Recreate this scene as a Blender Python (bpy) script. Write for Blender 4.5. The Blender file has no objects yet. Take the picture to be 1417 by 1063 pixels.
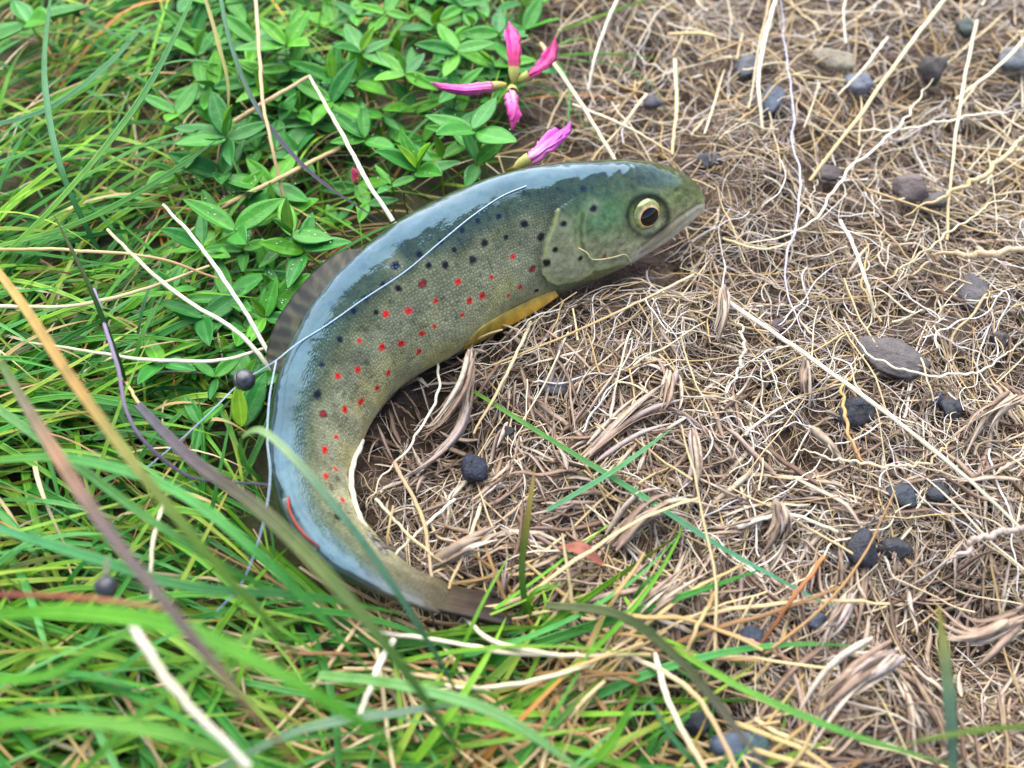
import bpy, math, random
import numpy as np
from mathutils import Vector, Matrix

R = math.radians
rng = np.random.default_rng(11)
random.seed(11)
S = 0.01                      # everything below is laid out in centimetres
sc = bpy.context.scene

# ------------------------------------------------------------------ camera
PITCH, DIST, HFOV = R(57), 20.0, R(52)
FWD = np.array([0, math.cos(PITCH), -math.sin(PITCH)])
UP = np.array([0, math.sin(PITCH), math.cos(PITCH)])
RIGHT = np.array([1.0, 0, 0])
CAM = -FWD * DIST
TAN = math.tan(HFOV / 2)
FPX = 708.5 / TAN

cd = bpy.data.cameras.new('camera')
cam = bpy.data.objects.new('camera', cd)
sc.collection.objects.link(cam)
sc.camera = cam
cam.location = CAM * S
cam.rotation_euler = (math.pi / 2 - PITCH, 0, 0)
cd.sensor_width = 36
cd.lens = 18 / TAN
cd.clip_start, cd.clip_end = 0.002, 400
cd.dof.use_dof = True
cd.dof.focus_distance = 0.194
cd.dof.aperture_fstop = 13.5

# ------------------------------------------------------------------ light
SUN_EL, SUN_AZ = R(58), R(-12)        # bright veil of cloud ahead and to the left, the sun somewhere behind it
w = bpy.data.worlds.new('World'); sc.world = w; w.use_nodes = True
nt = w.node_tree
sky = nt.nodes.new('ShaderNodeTexSky'); sky.sky_type = 'NISHITA'; sky.sun_disc = False
sky.sun_elevation = SUN_EL; sky.sun_rotation = SUN_AZ
sky.air_density = 1.0; sky.dust_density = 0.8; sky.ozone_density = 1.0
nt.links.new(sky.outputs[0], nt.nodes['Background'].inputs[0])
nt.nodes['Background'].inputs[1].default_value = 0.05
sl = bpy.data.lights.new('sun', 'SUN'); sun = bpy.data.objects.new('sun', sl)
sc.collection.objects.link(sun)
sl.energy = 1.5; sl.angle = R(90); sl.color = (1.0, 0.945, 0.86)
sd = Vector((math.sin(SUN_AZ) * math.cos(SUN_EL), math.cos(SUN_AZ) * math.cos(SUN_EL), math.sin(SUN_EL)))
sun.rotation_euler = sd.to_track_quat('Z', 'Y').to_euler()
sc.view_settings.view_transform = 'Standard'; sc.view_settings.look = 'None'
sc.view_settings.exposure = 2.8; sc.view_settings.gamma = 1.0
sc.view_settings.use_curve_mapping = False
sc.cycles.use_denoising = True
sc.cycles.max_bounces = 8

# ------------------------------------------------------------------ helpers
def P(px, py, z=0.0):
    """world point (cm) at height z that sits at pixel (px, py) of the 1417 x 1063 photograph"""
    d = FWD + RIGHT * ((px - 708.5) / FPX) + UP * ((531.5 - py) / FPX)
    return CAM + d * ((z - CAM[2]) / d[2])

def proj(p):
    q = np.asarray(p) - CAM
    dep = q @ FWD
    return np.stack([708.5 + FPX * (q @ RIGHT) / dep, 531.5 - FPX * (q @ UP) / dep], -1)

def depth(p):
    return (np.asarray(p) - CAM) @ FWD

def lin(c, k=0.80):
    c = np.asarray(c, float) / 255.0
    return np.where(c <= 0.04045, c / 12.92, ((c + 0.055) / 1.055) ** 2.4) * k

_T = rng.random((256, 256))
def vnoise(x, y, f=1.0, o=0):
    x = np.asarray(x) * f + 37.7 * (o + 1); y = np.asarray(y) * f + 91.3 * (o + 1)
    xi = np.floor(x).astype(int); yi = np.floor(y).astype(int)
    fx = x - xi; fy = y - yi
    fx = fx * fx * (3 - 2 * fx); fy = fy * fy * (3 - 2 * fy)
    g = lambda a, b: _T[a % 256, b % 256]
    return (g(xi, yi) * (1 - fx) + g(xi + 1, yi) * fx) * (1 - fy) + (g(xi, yi + 1) * (1 - fx) + g(xi + 1, yi + 1) * fx) * fy

def smooth(e0, e1, x):
    t = np.clip((np.asarray(x) - e0) / (e1 - e0), 0, 1)
    return t * t * (3 - 2 * t)

def hermite(t, T, V):
    """smooth interpolation of rows V given at params T"""
    V = np.asarray(V, float); T = np.asarray(T, float)
    if V.ndim == 1: V = V[:, None]; flat = True
    else: flat = False
    M = np.gradient(V, T, axis=0)
    i = np.clip(np.searchsorted(T, t, side='right') - 1, 0, len(T) - 2)
    h = (T[i + 1] - T[i]); u = ((t - T[i]) / h)[:, None]; h = h[:, None]
    r = ((2*u**3 - 3*u**2 + 1) * V[i] + (u**3 - 2*u**2 + u) * h * M[i] + (-2*u**3 + 3*u**2) * V[i+1] + (u**3 - u**2) * h * M[i+1])
    return r[:, 0] if flat else r

def spline(pts, n):
    pts = np.asarray(pts, float)
    if len(pts) == 2:
        t = np.linspace(0, 1, n)[:, None]; return pts[0] * (1 - t) + pts[1] * t
    d = np.r_[0, np.cumsum(np.linalg.norm(np.diff(pts, axis=0), axis=1) + 1e-6)]
    return hermite(np.linspace(0, d[-1], n), d, pts)

def in_poly(px, py, poly):
    px = np.asarray(px); py = np.asarray(py); r = np.zeros(px.shape, bool)
    n = len(poly)
    for i in range(n):
        x0, y0 = poly[i]; x1, y1 = poly[(i + 1) % n]
        c = ((y0 > py) != (y1 > py)) & (px < (x1 - x0) * (py - y0) / (y1 - y0 + 1e-9) + x0)
        r ^= c
    return r

def mesh_np(name, V, F, col=None, st=None, smooth_shade=True):
    me = bpy.data.meshes.new(name)
    V = np.asarray(V, np.float32) * S; F = np.asarray(F, np.int32)
    k = F.shape[1]
    me.vertices.add(len(V)); me.vertices.foreach_set('co', V.ravel())
    me.loops.add(F.size); me.loops.foreach_set('vertex_index', F.ravel())
    me.polygons.add(len(F)); me.polygons.foreach_set('loop_start', np.arange(0, F.size, k, dtype=np.int32))
    if col is not None:
        c = np.ones((len(V), 4), np.float32); c[:, :col.shape[1]] = col
        a = me.attributes.new('Col', 'FLOAT_COLOR', 'POINT'); a.data.foreach_set('color', c.ravel())
    if st is not None:
        s3 = np.zeros((len(V), 3), np.float32); s3[:, :st.shape[1]] = st
        a = me.attributes.new('st', 'FLOAT_VECTOR', 'POINT'); a.data.foreach_set('vector', s3.ravel())
    me.update(calc_edges=True)
    if smooth_shade:
        me.polygons.foreach_set('use_smooth', np.ones(len(F), bool))
    me.validate()
    return me

SEC_TRI = np.array([(0, 1), (-0.87, -0.5), (0.87, -0.5)])
SEC_SQ = np.array([(0, 1), (-1, 0), (0, -1), (1, 0)])
SEC_6 = np.array([(math.cos(a), math.sin(a)) for a in np.linspace(0, 2*math.pi, 7)[:-1]])
SEC_10 = np.array([(math.cos(a), math.sin(a)) for a in np.linspace(0, 2*math.pi, 11)[:-1]])
SEC_BLADE = np.array([(-1, .38), (-.5, .14), (0, 0), (.5, .14), (1, .38), (.5, .03), (0, -.13), (-.5, .03)])
SEC_LEAF = np.array([(-1, .30), (-.66, .17), (-.33, .06), (0, -.03), (.33, .06), (.66, .17), (1, .30), (.66, .13), (.33, .02), (0, -.09), (-.33, .02), (-.66, .13)])
SEC_STRIP = np.array([(-1, .1), (0, .0), (1, .12), (0, -.14)])

def strands(paths, W, sec, col, up=None, twist=None):
    """tubes along paths (K,n,3) with half-width W (K,n) and section sec (m,2); col (K,3) or (K,n,3)"""
    paths = np.asarray(paths, float); K, n, _ = paths.shape; m = len(sec)
    T = np.gradient(paths, axis=1); T /= np.linalg.norm(T, axis=2, keepdims=True) + 1e-9
    if up is None: up = np.array([0, 0, 1.0])
    u = np.broadcast_to(up, T.shape)
    side = np.cross(T, u); ln = np.linalg.norm(side, axis=2, keepdims=True)
    side = np.where(ln > 0.05, side / (ln + 1e-9), np.array([1.0, 0, 0]))
    nor = np.cross(side, T)
    if twist is not None:
        c = np.cos(twist)[..., None]; s_ = np.sin(twist)[..., None]
        side, nor = side * c + nor * s_, nor * c - side * s_
    V = paths[:, :, None, :] + W[:, :, None, None] * (sec[None, None, :, 0, None] * side[:, :, None, :] + sec[None, None, :, 1, None] * nor[:, :, None, :])
    V = V.reshape(-1, 3)
    i = np.arange(n - 1)[:, None]; j = np.arange(m)[None, :]
    f = np.stack([i*m + j, i*m + (j+1) % m, (i+1)*m + (j+1) % m, (i+1)*m + j], -1).reshape(-1, 4)
    F = (np.arange(K)[:, None, None] * n * m + f[None]).reshape(-1, 4)
    F = F[:, ::-1]
    col = np.asarray(col, float)
    if col.ndim == 2: col = np.repeat(col[:, None, :], n, 1)
    C = np.repeat(col[:, :, None, :], m, 2).reshape(-1, 3)
    st = np.zeros((K, n, m, 3))
    st[..., 0] = np.linspace(0, 1, n)[None, :, None]; st[..., 1] = sec[None, None, :, 0]; st[..., 2] = rng.random(K)[:, None, None]
    return V, F, C, st.reshape(-1, 3)

def link(name, me, mat=None, parent=None, loc=None, label=None, cat=None, group=None, kind=None):
    o = bpy.data.objects.new(name, me); sc.collection.objects.link(o)
    if mat is not None and not me.materials: me.materials.append(mat)
    if parent is not None: o.parent = parent
    if loc is not None: o.location = Vector(np.asarray(loc) * S)
    tag(o, label, cat, group, kind)
    return o

def tag(o, label=None, cat=None, group=None, kind=None):
    if label: o['label'] = label
    if cat: o['category'] = cat
    if group: o['group'] = group
    if kind: o['kind'] = kind

def empty(name, loc, label, cat, group=None):
    o = bpy.data.objects.new(name, None); sc.collection.objects.link(o)
    o.empty_display_size = 0.005
    o.location = Vector(np.asarray(loc) * S); tag(o, label, cat, group)
    return o

def centred(name, V, F, C, st, mat, **kw):
    """one mesh object whose origin lies in its own base point"""
    parent = kw.pop('parent', None)
    b = V.mean(0); b[2] = V[:, 2].min()
    base = np.array(parent.location) / S if parent is not None else np.zeros(3)
    return link(name, mesh_np(name, V - b, F, C, st), mat, parent, b - base, **kw)

# ------------------------------------------------------------------ materials
def material(name, build):
    m = bpy.data.materials.new(name); m.use_nodes = True
    build(m.node_tree, m.node_tree.nodes['Principled BSDF'])
    return m

def N(t, kind, **kw):
    n = t.nodes.new(kind)
    for k, v in kw.items():
        if hasattr(n, k): setattr(n, k, v)
        else: n.inputs[k.replace('_', ' ')].default_value = v
    return n

def attr(t, name): return N(t, 'ShaderNodeAttribute', attribute_name=name)

def mul_color(t, a, b, fac=1.0, mode='MULTIPLY'):
    m = t.nodes.new('ShaderNodeMix'); m.data_type = 'RGBA'; m.blend_type = mode
    m.inputs[0].default_value = fac
    t.links.new(a, m.inputs[6]); t.links.new(b, m.inputs[7])
    return m.outputs[2]

def ramp(t, src, stops):
    r = t.nodes.new('ShaderNodeValToRGB'); e = r.color_ramp.elements
    while len(e) < len(stops): e.new(0.5)
    for q, (p, c) in zip(e, stops): q.position = p; q.color = (*c, 1) if len(c) == 3 else c
    t.links.new(src, r.inputs[0]); return r.outputs[0]

def noise_obj(t, scale, detail=4, rough=.6):
    g = t.nodes.new('ShaderNodeNewGeometry')
    n = N(t, 'ShaderNodeTexNoise', Scale=scale, Detail=detail, Roughness=rough)
    t.links.new(g.outputs['Position'], n.inputs['Vector']); return n.outputs['Fac']

def b_soil(t, p):
    n1 = noise_obj(t, 120, 8, .7); n2 = noise_obj(t, 900, 6, .7); n3 = noise_obj(t, 6, 3)
    c = ramp(t, n1, [(.30, (.022, .015, .011)), (.45, (.060, .042, .031)), (.58, (.135, .100, .078)), (.75, (.26, .21, .17))])
    d = ramp(t, n2, [(.25, (.45, .42, .40)), (.6, (1.05, 1.0, .95)), (.8, (1.4, 1.35, 1.3))])
    c = mul_color(t, c, d)
    at = attr(t, 'Col')
    mix = t.nodes.new('ShaderNodeMix'); mix.data_type = 'RGBA'
    t.links.new(at.outputs['Fac'], mix.inputs[0]); t.links.new(c, mix.inputs[6])
    g = ramp(t, n3, [(.35, (.035, .055, .02)), (.65, (.07, .085, .03))]); t.links.new(g, mix.inputs[7])
    t.links.new(mix.outputs[2], p.inputs['Base Color'])
    p.inputs['Roughness'].default_value = .9; p.inputs['Specular IOR Level'].default_value = .25
    b = N(t, 'ShaderNodeBump', Strength=.9, Distance=.0012); t.links.new(n2, b.inputs['Height']); t.links.new(b.outputs[0], p.inputs['Normal'])

def b_dry(t, p):
    a = attr(t, 'Col'); n = noise_obj(t, 700, 4)
    c = mul_color(t, a.outputs['Color'], ramp(t, n, [(.25, (.62, .57, .52)), (.5, (1, 1, 1)), (.8, (1.15, 1.15, 1.15))]))
    t.links.new(c, p.inputs['Base Color']); p.inputs['Roughness'].default_value = .7
    p.inputs['Specular IOR Level'].default_value = .3
    b = N(t, 'ShaderNodeBump', Strength=.5, Distance=.0003); t.links.new(n, b.inputs['Height']); t.links.new(b.outputs[0], p.inputs['Normal'])

def b_straw(t, p):
    a = attr(t, 'Col'); s = attr(t, 'st')
    sx = t.nodes.new('ShaderNodeSeparateXYZ'); t.links.new(s.outputs['Vector'], sx.inputs[0])
    cx = t.nodes.new('ShaderNodeCombineXYZ')
    m1 = N(t, 'ShaderNodeMath', operation='MULTIPLY'); m1.inputs[1].default_value = 3; t.links.new(sx.outputs[0], m1.inputs[0])
    m2 = N(t, 'ShaderNodeMath', operation='MULTIPLY'); m2.inputs[1].default_value = 5; t.links.new(sx.outputs[1], m2.inputs[0])
    m3 = N(t, 'ShaderNodeMath', operation='MULTIPLY'); m3.inputs[1].default_value = 80; t.links.new(sx.outputs[2], m3.inputs[0])
    for q, m in enumerate((m1, m2, m3)): t.links.new(m.outputs[0], cx.inputs[q])
    n = N(t, 'ShaderNodeTexNoise', Scale=1.6, Detail=4, Roughness=.6); t.links.new(cx.outputs[0], n.inputs['Vector'])
    c = mul_color(t, a.outputs['Color'], ramp(t, n.outputs['Fac'], [(.25, (.6, .52, .42)), (.5, (1, 1, 1)), (.8, (1.18, 1.18, 1.2))]))
    t.links.new(c, p.inputs['Base Color']); p.inputs['Roughness'].default_value = .5
    p.inputs['Specular IOR Level'].default_value = .4
    b = N(t, 'ShaderNodeBump', Strength=.5, Distance=.0004); t.links.new(n.outputs['Fac'], b.inputs['Height']); t.links.new(b.outputs[0], p.inputs['Normal'])

def b_grass(t, p):
    a = attr(t, 'Col'); s = attr(t, 'st')
    sx = t.nodes.new('ShaderNodeSeparateXYZ'); t.links.new(s.outputs['Vector'], sx.inputs[0])
    wv = N(t, 'ShaderNodeMath', operation='SINE'); mm = N(t, 'ShaderNodeMath', operation='MULTIPLY'); mm.inputs[1].default_value = 13
    t.links.new(sx.outputs[1], mm.inputs[0]); t.links.new(mm.outputs[0], wv.inputs[0])
    n = noise_obj(t, 260, 3)
    c = mul_color(t, a.outputs['Color'], ramp(t, n, [(.25, (.70, .78, .62)), (.5, (1, 1, 1)), (.8, (1.2, 1.12, 1.05))]))
    mr = N(t, 'ShaderNodeMapRange'); mr.inputs[1].default_value = -1; mr.inputs[3].default_value = .80; mr.inputs[4].default_value = 1.10
    t.links.new(wv.outputs[0], mr.inputs[0])
    c = mul_color(t, c, mr.outputs[0])
    t.links.new(c, p.inputs['Base Color']); p.inputs['Roughness'].default_value = .38
    p.inputs['Specular IOR Level'].default_value = .35
    b = N(t, 'ShaderNodeBump', Strength=.35, Distance=.0003); t.links.new(wv.outputs[0], b.inputs['Height']); t.links.new(b.outputs[0], p.inputs['Normal'])
    tr = t.nodes.new('ShaderNodeBsdfTranslucent'); t.links.new(c, tr.inputs['Color'])
    ms = t.nodes.new('ShaderNodeMixShader'); ms.inputs[0].default_value = .42
    t.links.new(p.outputs[0], ms.inputs[1]); t.links.new(tr.outputs[0], ms.inputs[2])
    t.links.new(ms.outputs[0], t.nodes['Material Output'].inputs['Surface'])

def b_clover(t, p):
    a = attr(t, 'Col'); s = attr(t, 'st'); oi = t.nodes.new('ShaderNodeObjectInfo')
    sx = t.nodes.new('ShaderNodeSeparateXYZ'); t.links.new(s.outputs['Vector'], sx.inputs[0])
    ab = N(t, 'ShaderNodeMath', operation='ABSOLUTE'); t.links.new(sx.outputs[1], ab.inputs[0])
    rib = ramp(t, ab.outputs[0], [(0.0, (1.5, 1.4, 1.25)), (.07, (1.25, 1.2, 1.1)), (.13, (1, 1, 1))])
    # side veins: sin(60*(x - 0.35*|y|))
    v1 = N(t, 'ShaderNodeMath', operation='MULTIPLY_ADD'); v1.inputs[1].default_value = -.28; t.links.new(ab.outputs[0], v1.inputs[0]); t.links.new(sx.outputs[0], v1.inputs[2])
    v2 = N(t, 'ShaderNodeMath', operation='MULTIPLY'); v2.inputs[1].default_value = 75; t.links.new(v1.outputs[0], v2.inputs[0])
    v3 = N(t, 'ShaderNodeMath', operation='SINE'); t.links.new(v2.outputs[0], v3.inputs[0])
    hue = ramp(t, oi.outputs['Random'], [(0, (.55, .70, .85)), (.35, (.95, .95, 1)), (.65, (1.25, 1.1, .8)), (.85, (1.7, 1.3, .65)), (1, (2.3, 1.55, .7))])
    c = mul_color(t, mul_color(t, a.outputs['Color'], hue), rib)
    n = noise_obj(t, 330, 4)
    c = mul_color(t, c, ramp(t, n, [(.3, (.74, .78, .74)), (.6, (1.05, 1.05, 1.0))]))
    t.links.new(c, p.inputs['Base Color']); p.inputs['Roughness'].default_value = .34
    p.inputs['Specular IOR Level'].default_value = .28
    b = N(t, 'ShaderNodeBump', Strength=.07, Distance=.0003); t.links.new(v3.outputs[0], b.inputs['Height'])
    b2 = N(t, 'ShaderNodeBump', Strength=.4, Distance=.0008); t.links.new(n, b2.inputs['Height']); t.links.new(b.outputs[0], b2.inputs['Normal'])
    t.links.new(b2.outputs[0], p.inputs['Normal'])
    tr = t.nodes.new('ShaderNodeBsdfTranslucent'); t.links.new(c, tr.inputs['Color'])
    ms = t.nodes.new('ShaderNodeMixShader'); ms.inputs[0].default_value = .28
    t.links.new(p.outputs[0], ms.inputs[1]); t.links.new(tr.outputs[0], ms.inputs[2])
    t.links.new(ms.outputs[0], t.nodes['Material Output'].inputs['Surface'])

def b_petal(t, p):
    a = attr(t, 'Col'); n = noise_obj(t, 500, 3)
    c = mul_color(t, a.outputs['Color'], ramp(t, n, [(.3, (.8, .75, .8)), (.6, (1.1, 1.1, 1.1))]))
    t.links.new(c, p.inputs['Base Color']); p.inputs['Roughness'].default_value = .5
    p.inputs['Subsurface Weight'].default_value = .25; p.inputs['Subsurface Radius'].default_value = (.002, .001, .001); p.inputs['Subsurface Scale'].default_value = .5

def b_skin(t, p):
    a = attr(t, 'Col'); s = attr(t, 'st')
    mp = N(t, 'ShaderNodeMapping'); mp.inputs['Scale'].default_value = (15, 17, 1); t.links.new(s.outputs['Vector'], mp.inputs['Vector'])
    v = N(t, 'ShaderNodeTexVoronoi', feature='DISTANCE_TO_EDGE', Scale=1.0, Randomness=.8); v.voronoi_dimensions = '2D'
    t.links.new(mp.outputs[0], v.inputs['Vector'])
    v2 = N(t, 'ShaderNodeTexVoronoi', feature='F1', Scale=1.0, Randomness=.8); v2.voronoi_dimensions = '2D'; t.links.new(mp.outputs[0], v2.inputs['Vector'])
    edge = ramp(t, v.outputs['Distance'], [(0, (.48, .48, .45)), (.2, (.94, .94, .94)), (.5, (1.20, 1.20, 1.16))])
    mx = t.nodes.new('ShaderNodeMix'); mx.data_type = 'RGBA'; mx.blend_type = 'MULTIPLY'
    sc_w = t.nodes.new('ShaderNodeSeparateXYZ'); t.links.new(s.outputs['Vector'], sc_w.inputs[0])
    t.links.new(sc_w.outputs[2], mx.inputs[0]); t.links.new(a.outputs['Color'], mx.inputs[6]); t.links.new(edge, mx.inputs[7])
    n = noise_obj(t, 900, 5, .7)
    c = mul_color(t, mx.outputs[2], ramp(t, n, [(.25, (.70, .70, .70)), (.5, (1, 1, 1)), (.8, (1.22, 1.22, 1.20))]))
    t.links.new(c, p.inputs['Base Color'])
    p.inputs['Roughness'].default_value = .30
    # blue specular tint on the dark back imitates reflected sky; scaled flank is duller
    sp = N(t, 'ShaderNodeMapRange'); sp.inputs[1].default_value = .0; sp.inputs[2].default_value = 1.; sp.inputs[3].default_value = .16; sp.inputs[4].default_value = .8
    t.links.new(a.outputs['Alpha'], sp.inputs[0]); t.links.new(sp.outputs[0], p.inputs['Specular IOR Level'])
    p.inputs['Specular Tint'].default_value = (.24, .58, 1.0, 1)
    rg = N(t, 'ShaderNodeMapRange'); rg.inputs[1].default_value = .0; rg.inputs[2].default_value = 1.; rg.inputs[3].default_value = .42; rg.inputs[4].default_value = .12
    t.links.new(a.outputs['Alpha'], rg.inputs[0]); t.links.new(rg.outputs[0], p.inputs['Roughness'])
    p.inputs['Coat Weight'].default_value = .42; p.inputs['Coat Roughness'].default_value = .05; p.inputs['Coat IOR'].default_value = 1.36
    hm = N(t, 'ShaderNodeMath', operation='MULTIPLY'); t.links.new(v2.outputs['Distance'], hm.inputs[0]); t.links.new(sc_w.outputs[2], hm.inputs[1])
    b = N(t, 'ShaderNodeBump', Strength=.35, Distance=.00035); b.invert = True; n4 = noise_obj(t, 75, 3); lb = N(t, 'ShaderNodeBump', Strength=.5, Distance=.0022); t.links.new(n4, lb.inputs['Height'])
    t.links.new(hm.outputs[0], b.inputs['Height']); t.links.new(lb.outputs[0], b.inputs['Normal']); t.links.new(b.outputs[0], p.inputs['Normal'])
    n2 = noise_obj(t, 260, 3)
    cb = N(t, 'ShaderNodeBump', Strength=.16, Distance=.0006); t.links.new(n2, cb.inputs['Height']); t.links.new(lb.outputs[0], cb.inputs['Normal'])
    cb2 = N(t, 'ShaderNodeBump', Strength=.16, Distance=.0003); cb2.invert = True; t.links.new(hm.outputs[0], cb2.inputs['Height']); t.links.new(cb.outputs[0], cb2.inputs['Normal'])
    t.links.new(cb2.outputs[0], p.inputs['Coat Normal'])

def b_fin(t, p):
    a = attr(t, 'Col'); s = attr(t, 'st')
    n = noise_obj(t, 700, 4)
    c = mul_color(t, a.outputs['Color'], ramp(t, n, [(.3, (.75, .75, .75)), (.6, (1.1, 1.1, 1.1))]))
    t.links.new(c, p.inputs['Base Color']); p.inputs['Roughness'].default_value = .55; p.inputs['Specular IOR Level'].default_value = .25
    p.inputs['Coat Weight'].default_value = .12; p.inputs['Coat Roughness'].default_value = .12
    tr = t.nodes.new('ShaderNodeBsdfTranslucent'); t.links.new(c, tr.inputs['Color'])
    ms = t.nodes.new('ShaderNodeMixShader'); ms.inputs[0].default_value = .08
    t.links.new(p.outputs[0], ms.inputs[1]); t.links.new(tr.outputs[0], ms.inputs[2])
    t.links.new(ms.outputs[0], t.nodes['Material Output'].inputs['Surface'])

def b_eye(t, p):
    a = attr(t, 'Col'); n = noise_obj(t, 1500, 3)
    c = mul_color(t, a.outputs['Color'], ramp(t, n, [(.3, (.75, .75, .75)), (.6, (1.1, 1.1, 1.1))]))
    t.links.new(c, p.inputs['Base Color']); p.inputs['Roughness'].default_value = .25
    p.inputs['Metallic'].default_value = .25
    p.inputs['Coat Weight'].default_value = 1; p.inputs['Coat Roughness'].default_value = .02

def b_pupil(t, p):
    p.inputs['Base Color'].default_value = (.004, .004, .005, 1); p.inputs['Roughness'].default_value = .05
    p.inputs['Specular IOR Level'].default_value = .28

def b_stone(t, p):
    a = attr(t, 'Col'); n = noise_obj(t, 500, 6, .7); n2 = noise_obj(t, 140, 3)
    c = mul_color(t, a.outputs['Color'], ramp(t, n, [(.25, (.55, .55, .55)), (.55, (1, 1, 1)), (.8, (1.5, 1.45, 1.4))]))
    d = t.nodes.new('ShaderNodeMix'); d.data_type = 'RGBA'
    t.links.new(ramp(t, n2, [(.55, (0, 0, 0)), (.75, (.45, .45, .45))]), d.inputs[0]); t.links.new(c, d.inputs[6]); d.inputs[7].default_value = (.20, .16, .12, 1)
    t.links.new(d.outputs[2], p.inputs['Base Color']); p.inputs['Roughness'].default_value = .5
    b = N(t, 'ShaderNodeBump', Strength=.8, Distance=.0012); t.links.new(n, b.inputs['Height']); t.links.new(b.outputs[0], p.inputs['Normal'])

def b_lead(t, p):
    n = noise_obj(t, 800, 4)
    t.links.new(ramp(t, n, [(.3, (.03, .032, .04)), (.7, (.09, .09, .10))]), p.inputs['Base Color'])
    p.inputs['Metallic'].default_value = .6; p.inputs['Roughness'].default_value = .38

def b_line(t, p):
    p.inputs['Base Color'].default_value = (.34, .45, .60, 1); p.inputs['Roughness'].default_value = .3
    p.inputs['Transmission Weight'].default_value = .15; p.inputs['IOR'].default_value = 1.5

def b_water(t, p):
    p.inputs['Base Color'].default_value = (1, 1, 1, 1); p.inputs['Roughness'].default_value = .0
    p.inputs['Transmission Weight'].default_value = 1; p.inputs['IOR'].default_value = 1.33

M = {k: material(n, b) for k, n, b in [
    ('soil', 'soil', b_soil), ('dry', 'dry_root', b_dry), ('straw', 'straw', b_straw), ('grass', 'grass_blade', b_grass),
    ('clover', 'clover_leaf', b_clover), ('petal', 'petal', b_petal), ('skin', 'trout_skin', b_skin), ('fin', 'trout_fin', b_fin),
    ('eye', 'trout_eye', b_eye), ('pupil', 'pupil', b_pupil), ('stone', 'pebble', b_stone), ('lead', 'lead', b_lead),
    ('line', 'nylon', b_line), ('water', 'water', b_water)]}

# ------------------------------------------------------------------ trout: spine and girth fitted to the outline
PAIRS = [((967, 272), (968, 282), .80, .50), ((963, 257), (967, 291), .80, .45), ((945, 240), (957, 303), .75, .42), ((920, 229), (942, 317), .70, .38),
         ((890, 223), (919, 335), .66, .34), ((850, 222), (889, 355), .64, .28), ((800, 225), (846, 378), .62, .20), ((745, 231), (800, 397), .60, .12),
         ((690, 242), (752, 412), .58, .06), ((640, 259), (708, 432), .57, .03), ((590, 282), (668, 460), .56, 0), ((540, 310), (630, 489), .56, 0),
         ((495, 345), (590, 511), .56, 0), ((452, 388), (558, 532), .56, 0), ((414, 440), (533, 557), .56, 0), ((387, 500), (514, 584), .56, 0),
         ((371, 560), (500, 615), .55, .03), ((367, 620), (489, 652), .54, .06), ((375, 680), (490, 690), .52, .12), ((400, 735), (503, 722), .48, .2),
         ((440, 772), (525, 755), .44, .3), ((490, 800), (553, 780), .38, .4), ((540, 824), (585, 799), .32, .45), ((585, 838), (622, 812), .22, .42), ((618, 848), (640, 824), .10, .40)]
ns = len(PAIRS)
po = np.array([p[0] for p in PAIRS], float); pi_ = np.array([p[1] for p in PAIRS], float)
ratio = np.array([p[2] for p in PAIRS]); zfl = np.array([p[3] for p in PAIRS]) - .05
mid = (po + pi_) / 2; hv = (po - pi_); hl = np.linalg.norm(hv, axis=1) / 2; nv = hv / (2 * hl[:, None])
rho = np.interp(np.arange(ns), [0, 5, 11, 16, 22, 24], [R(14), R(15), R(22), R(30), R(40), R(44)])
aa = hl * DIST / FPX * .95; off = np.zeros(ns); zc = aa.copy()
th = np.linspace(0, 2 * math.pi, 73)[:-1]
for it in range(40):
    cpx = mid + off[:, None] * nv
    Cn = np.array([P(cpx[i, 0], cpx[i, 1], zc[i]) for i in range(ns)])
    T = np.gradient(Cn, axis=0); T[:, 2] *= .5; T /= np.linalg.norm(T, axis=1, keepdims=True)
    Nn = np.cross(T, [0, 0, 1.0]); Nn /= np.linalg.norm(Nn, axis=1, keepdims=True)
    # outward = towards the dorsal outline
    sgn = np.sign([(proj(Cn[i] + Nn[i] * .1) - proj(Cn[i])) @ nv[i] for i in range(ns)])
    Nn *= sgn[:, None]
    D = np.cos(rho)[:, None] * np.array([0, 0, 1.0]) + np.sin(rho)[:, None] * Nn
    L = np.cross(T, D); L /= np.linalg.norm(L, axis=1, keepdims=True)
    for i in range(ns):
        el = aa[i] * (np.cos(th)[:, None] * D[i] + ratio[i] * np.sin(th)[:, None] * L[i])
        zt = zfl[i] - el[:, 2].min()
        e = (proj(Cn[i] + el) - mid[i]) @ nv[i]
        aa[i] *= 1 + .6 * (2 * hl[i] / (e.max() - e.min()) - 1)
        off[i] -= .5 * (e.max() + e.min()) / 2
        zc[i] += .5 * (zt - zc[i])
arc = np.r_[0, np.cumsum(np.linalg.norm(np.diff(Cn, axis=0), axis=1))]
arc = arc + .10
Ts = np.r_[0, arc]
NR, NT = 820, 260
tip = Cn[0] - T[0] * .10
def along(v0, v, t): return hermite(t, Ts, np.concatenate([[v0], v], 0))
u = np.linspace(0, 1, NR); u = u + .02 * np.sin(2 * math.pi * u) / (2 * math.pi) * 0
tt = Ts[-1] * u
tt[:24] = tt[24] * (np.arange(24) / 24.0) ** 1.8
gC = along(tip, Cn, tt); gA2 = along(0.0, aa ** 2, tt); gA = np.sqrt(np.clip(gA2, 1e-5, None))
gR = along(ratio[0], ratio, tt); grho = along(rho[0], rho, tt)
k = np.hanning(41); k /= k.sum()
def sm(v):
    q = np.stack([np.convolve(np.pad(v[:, j], 20, mode='reflect', reflect_type='odd'), k, 'valid') for j in range(v.shape[1])], 1); return q
gC = sm(gC)
gT = np.gradient(gC, axis=0); gT[:, 2] *= .5; gT /= np.linalg.norm(gT, axis=1, keepdims=True)
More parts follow.
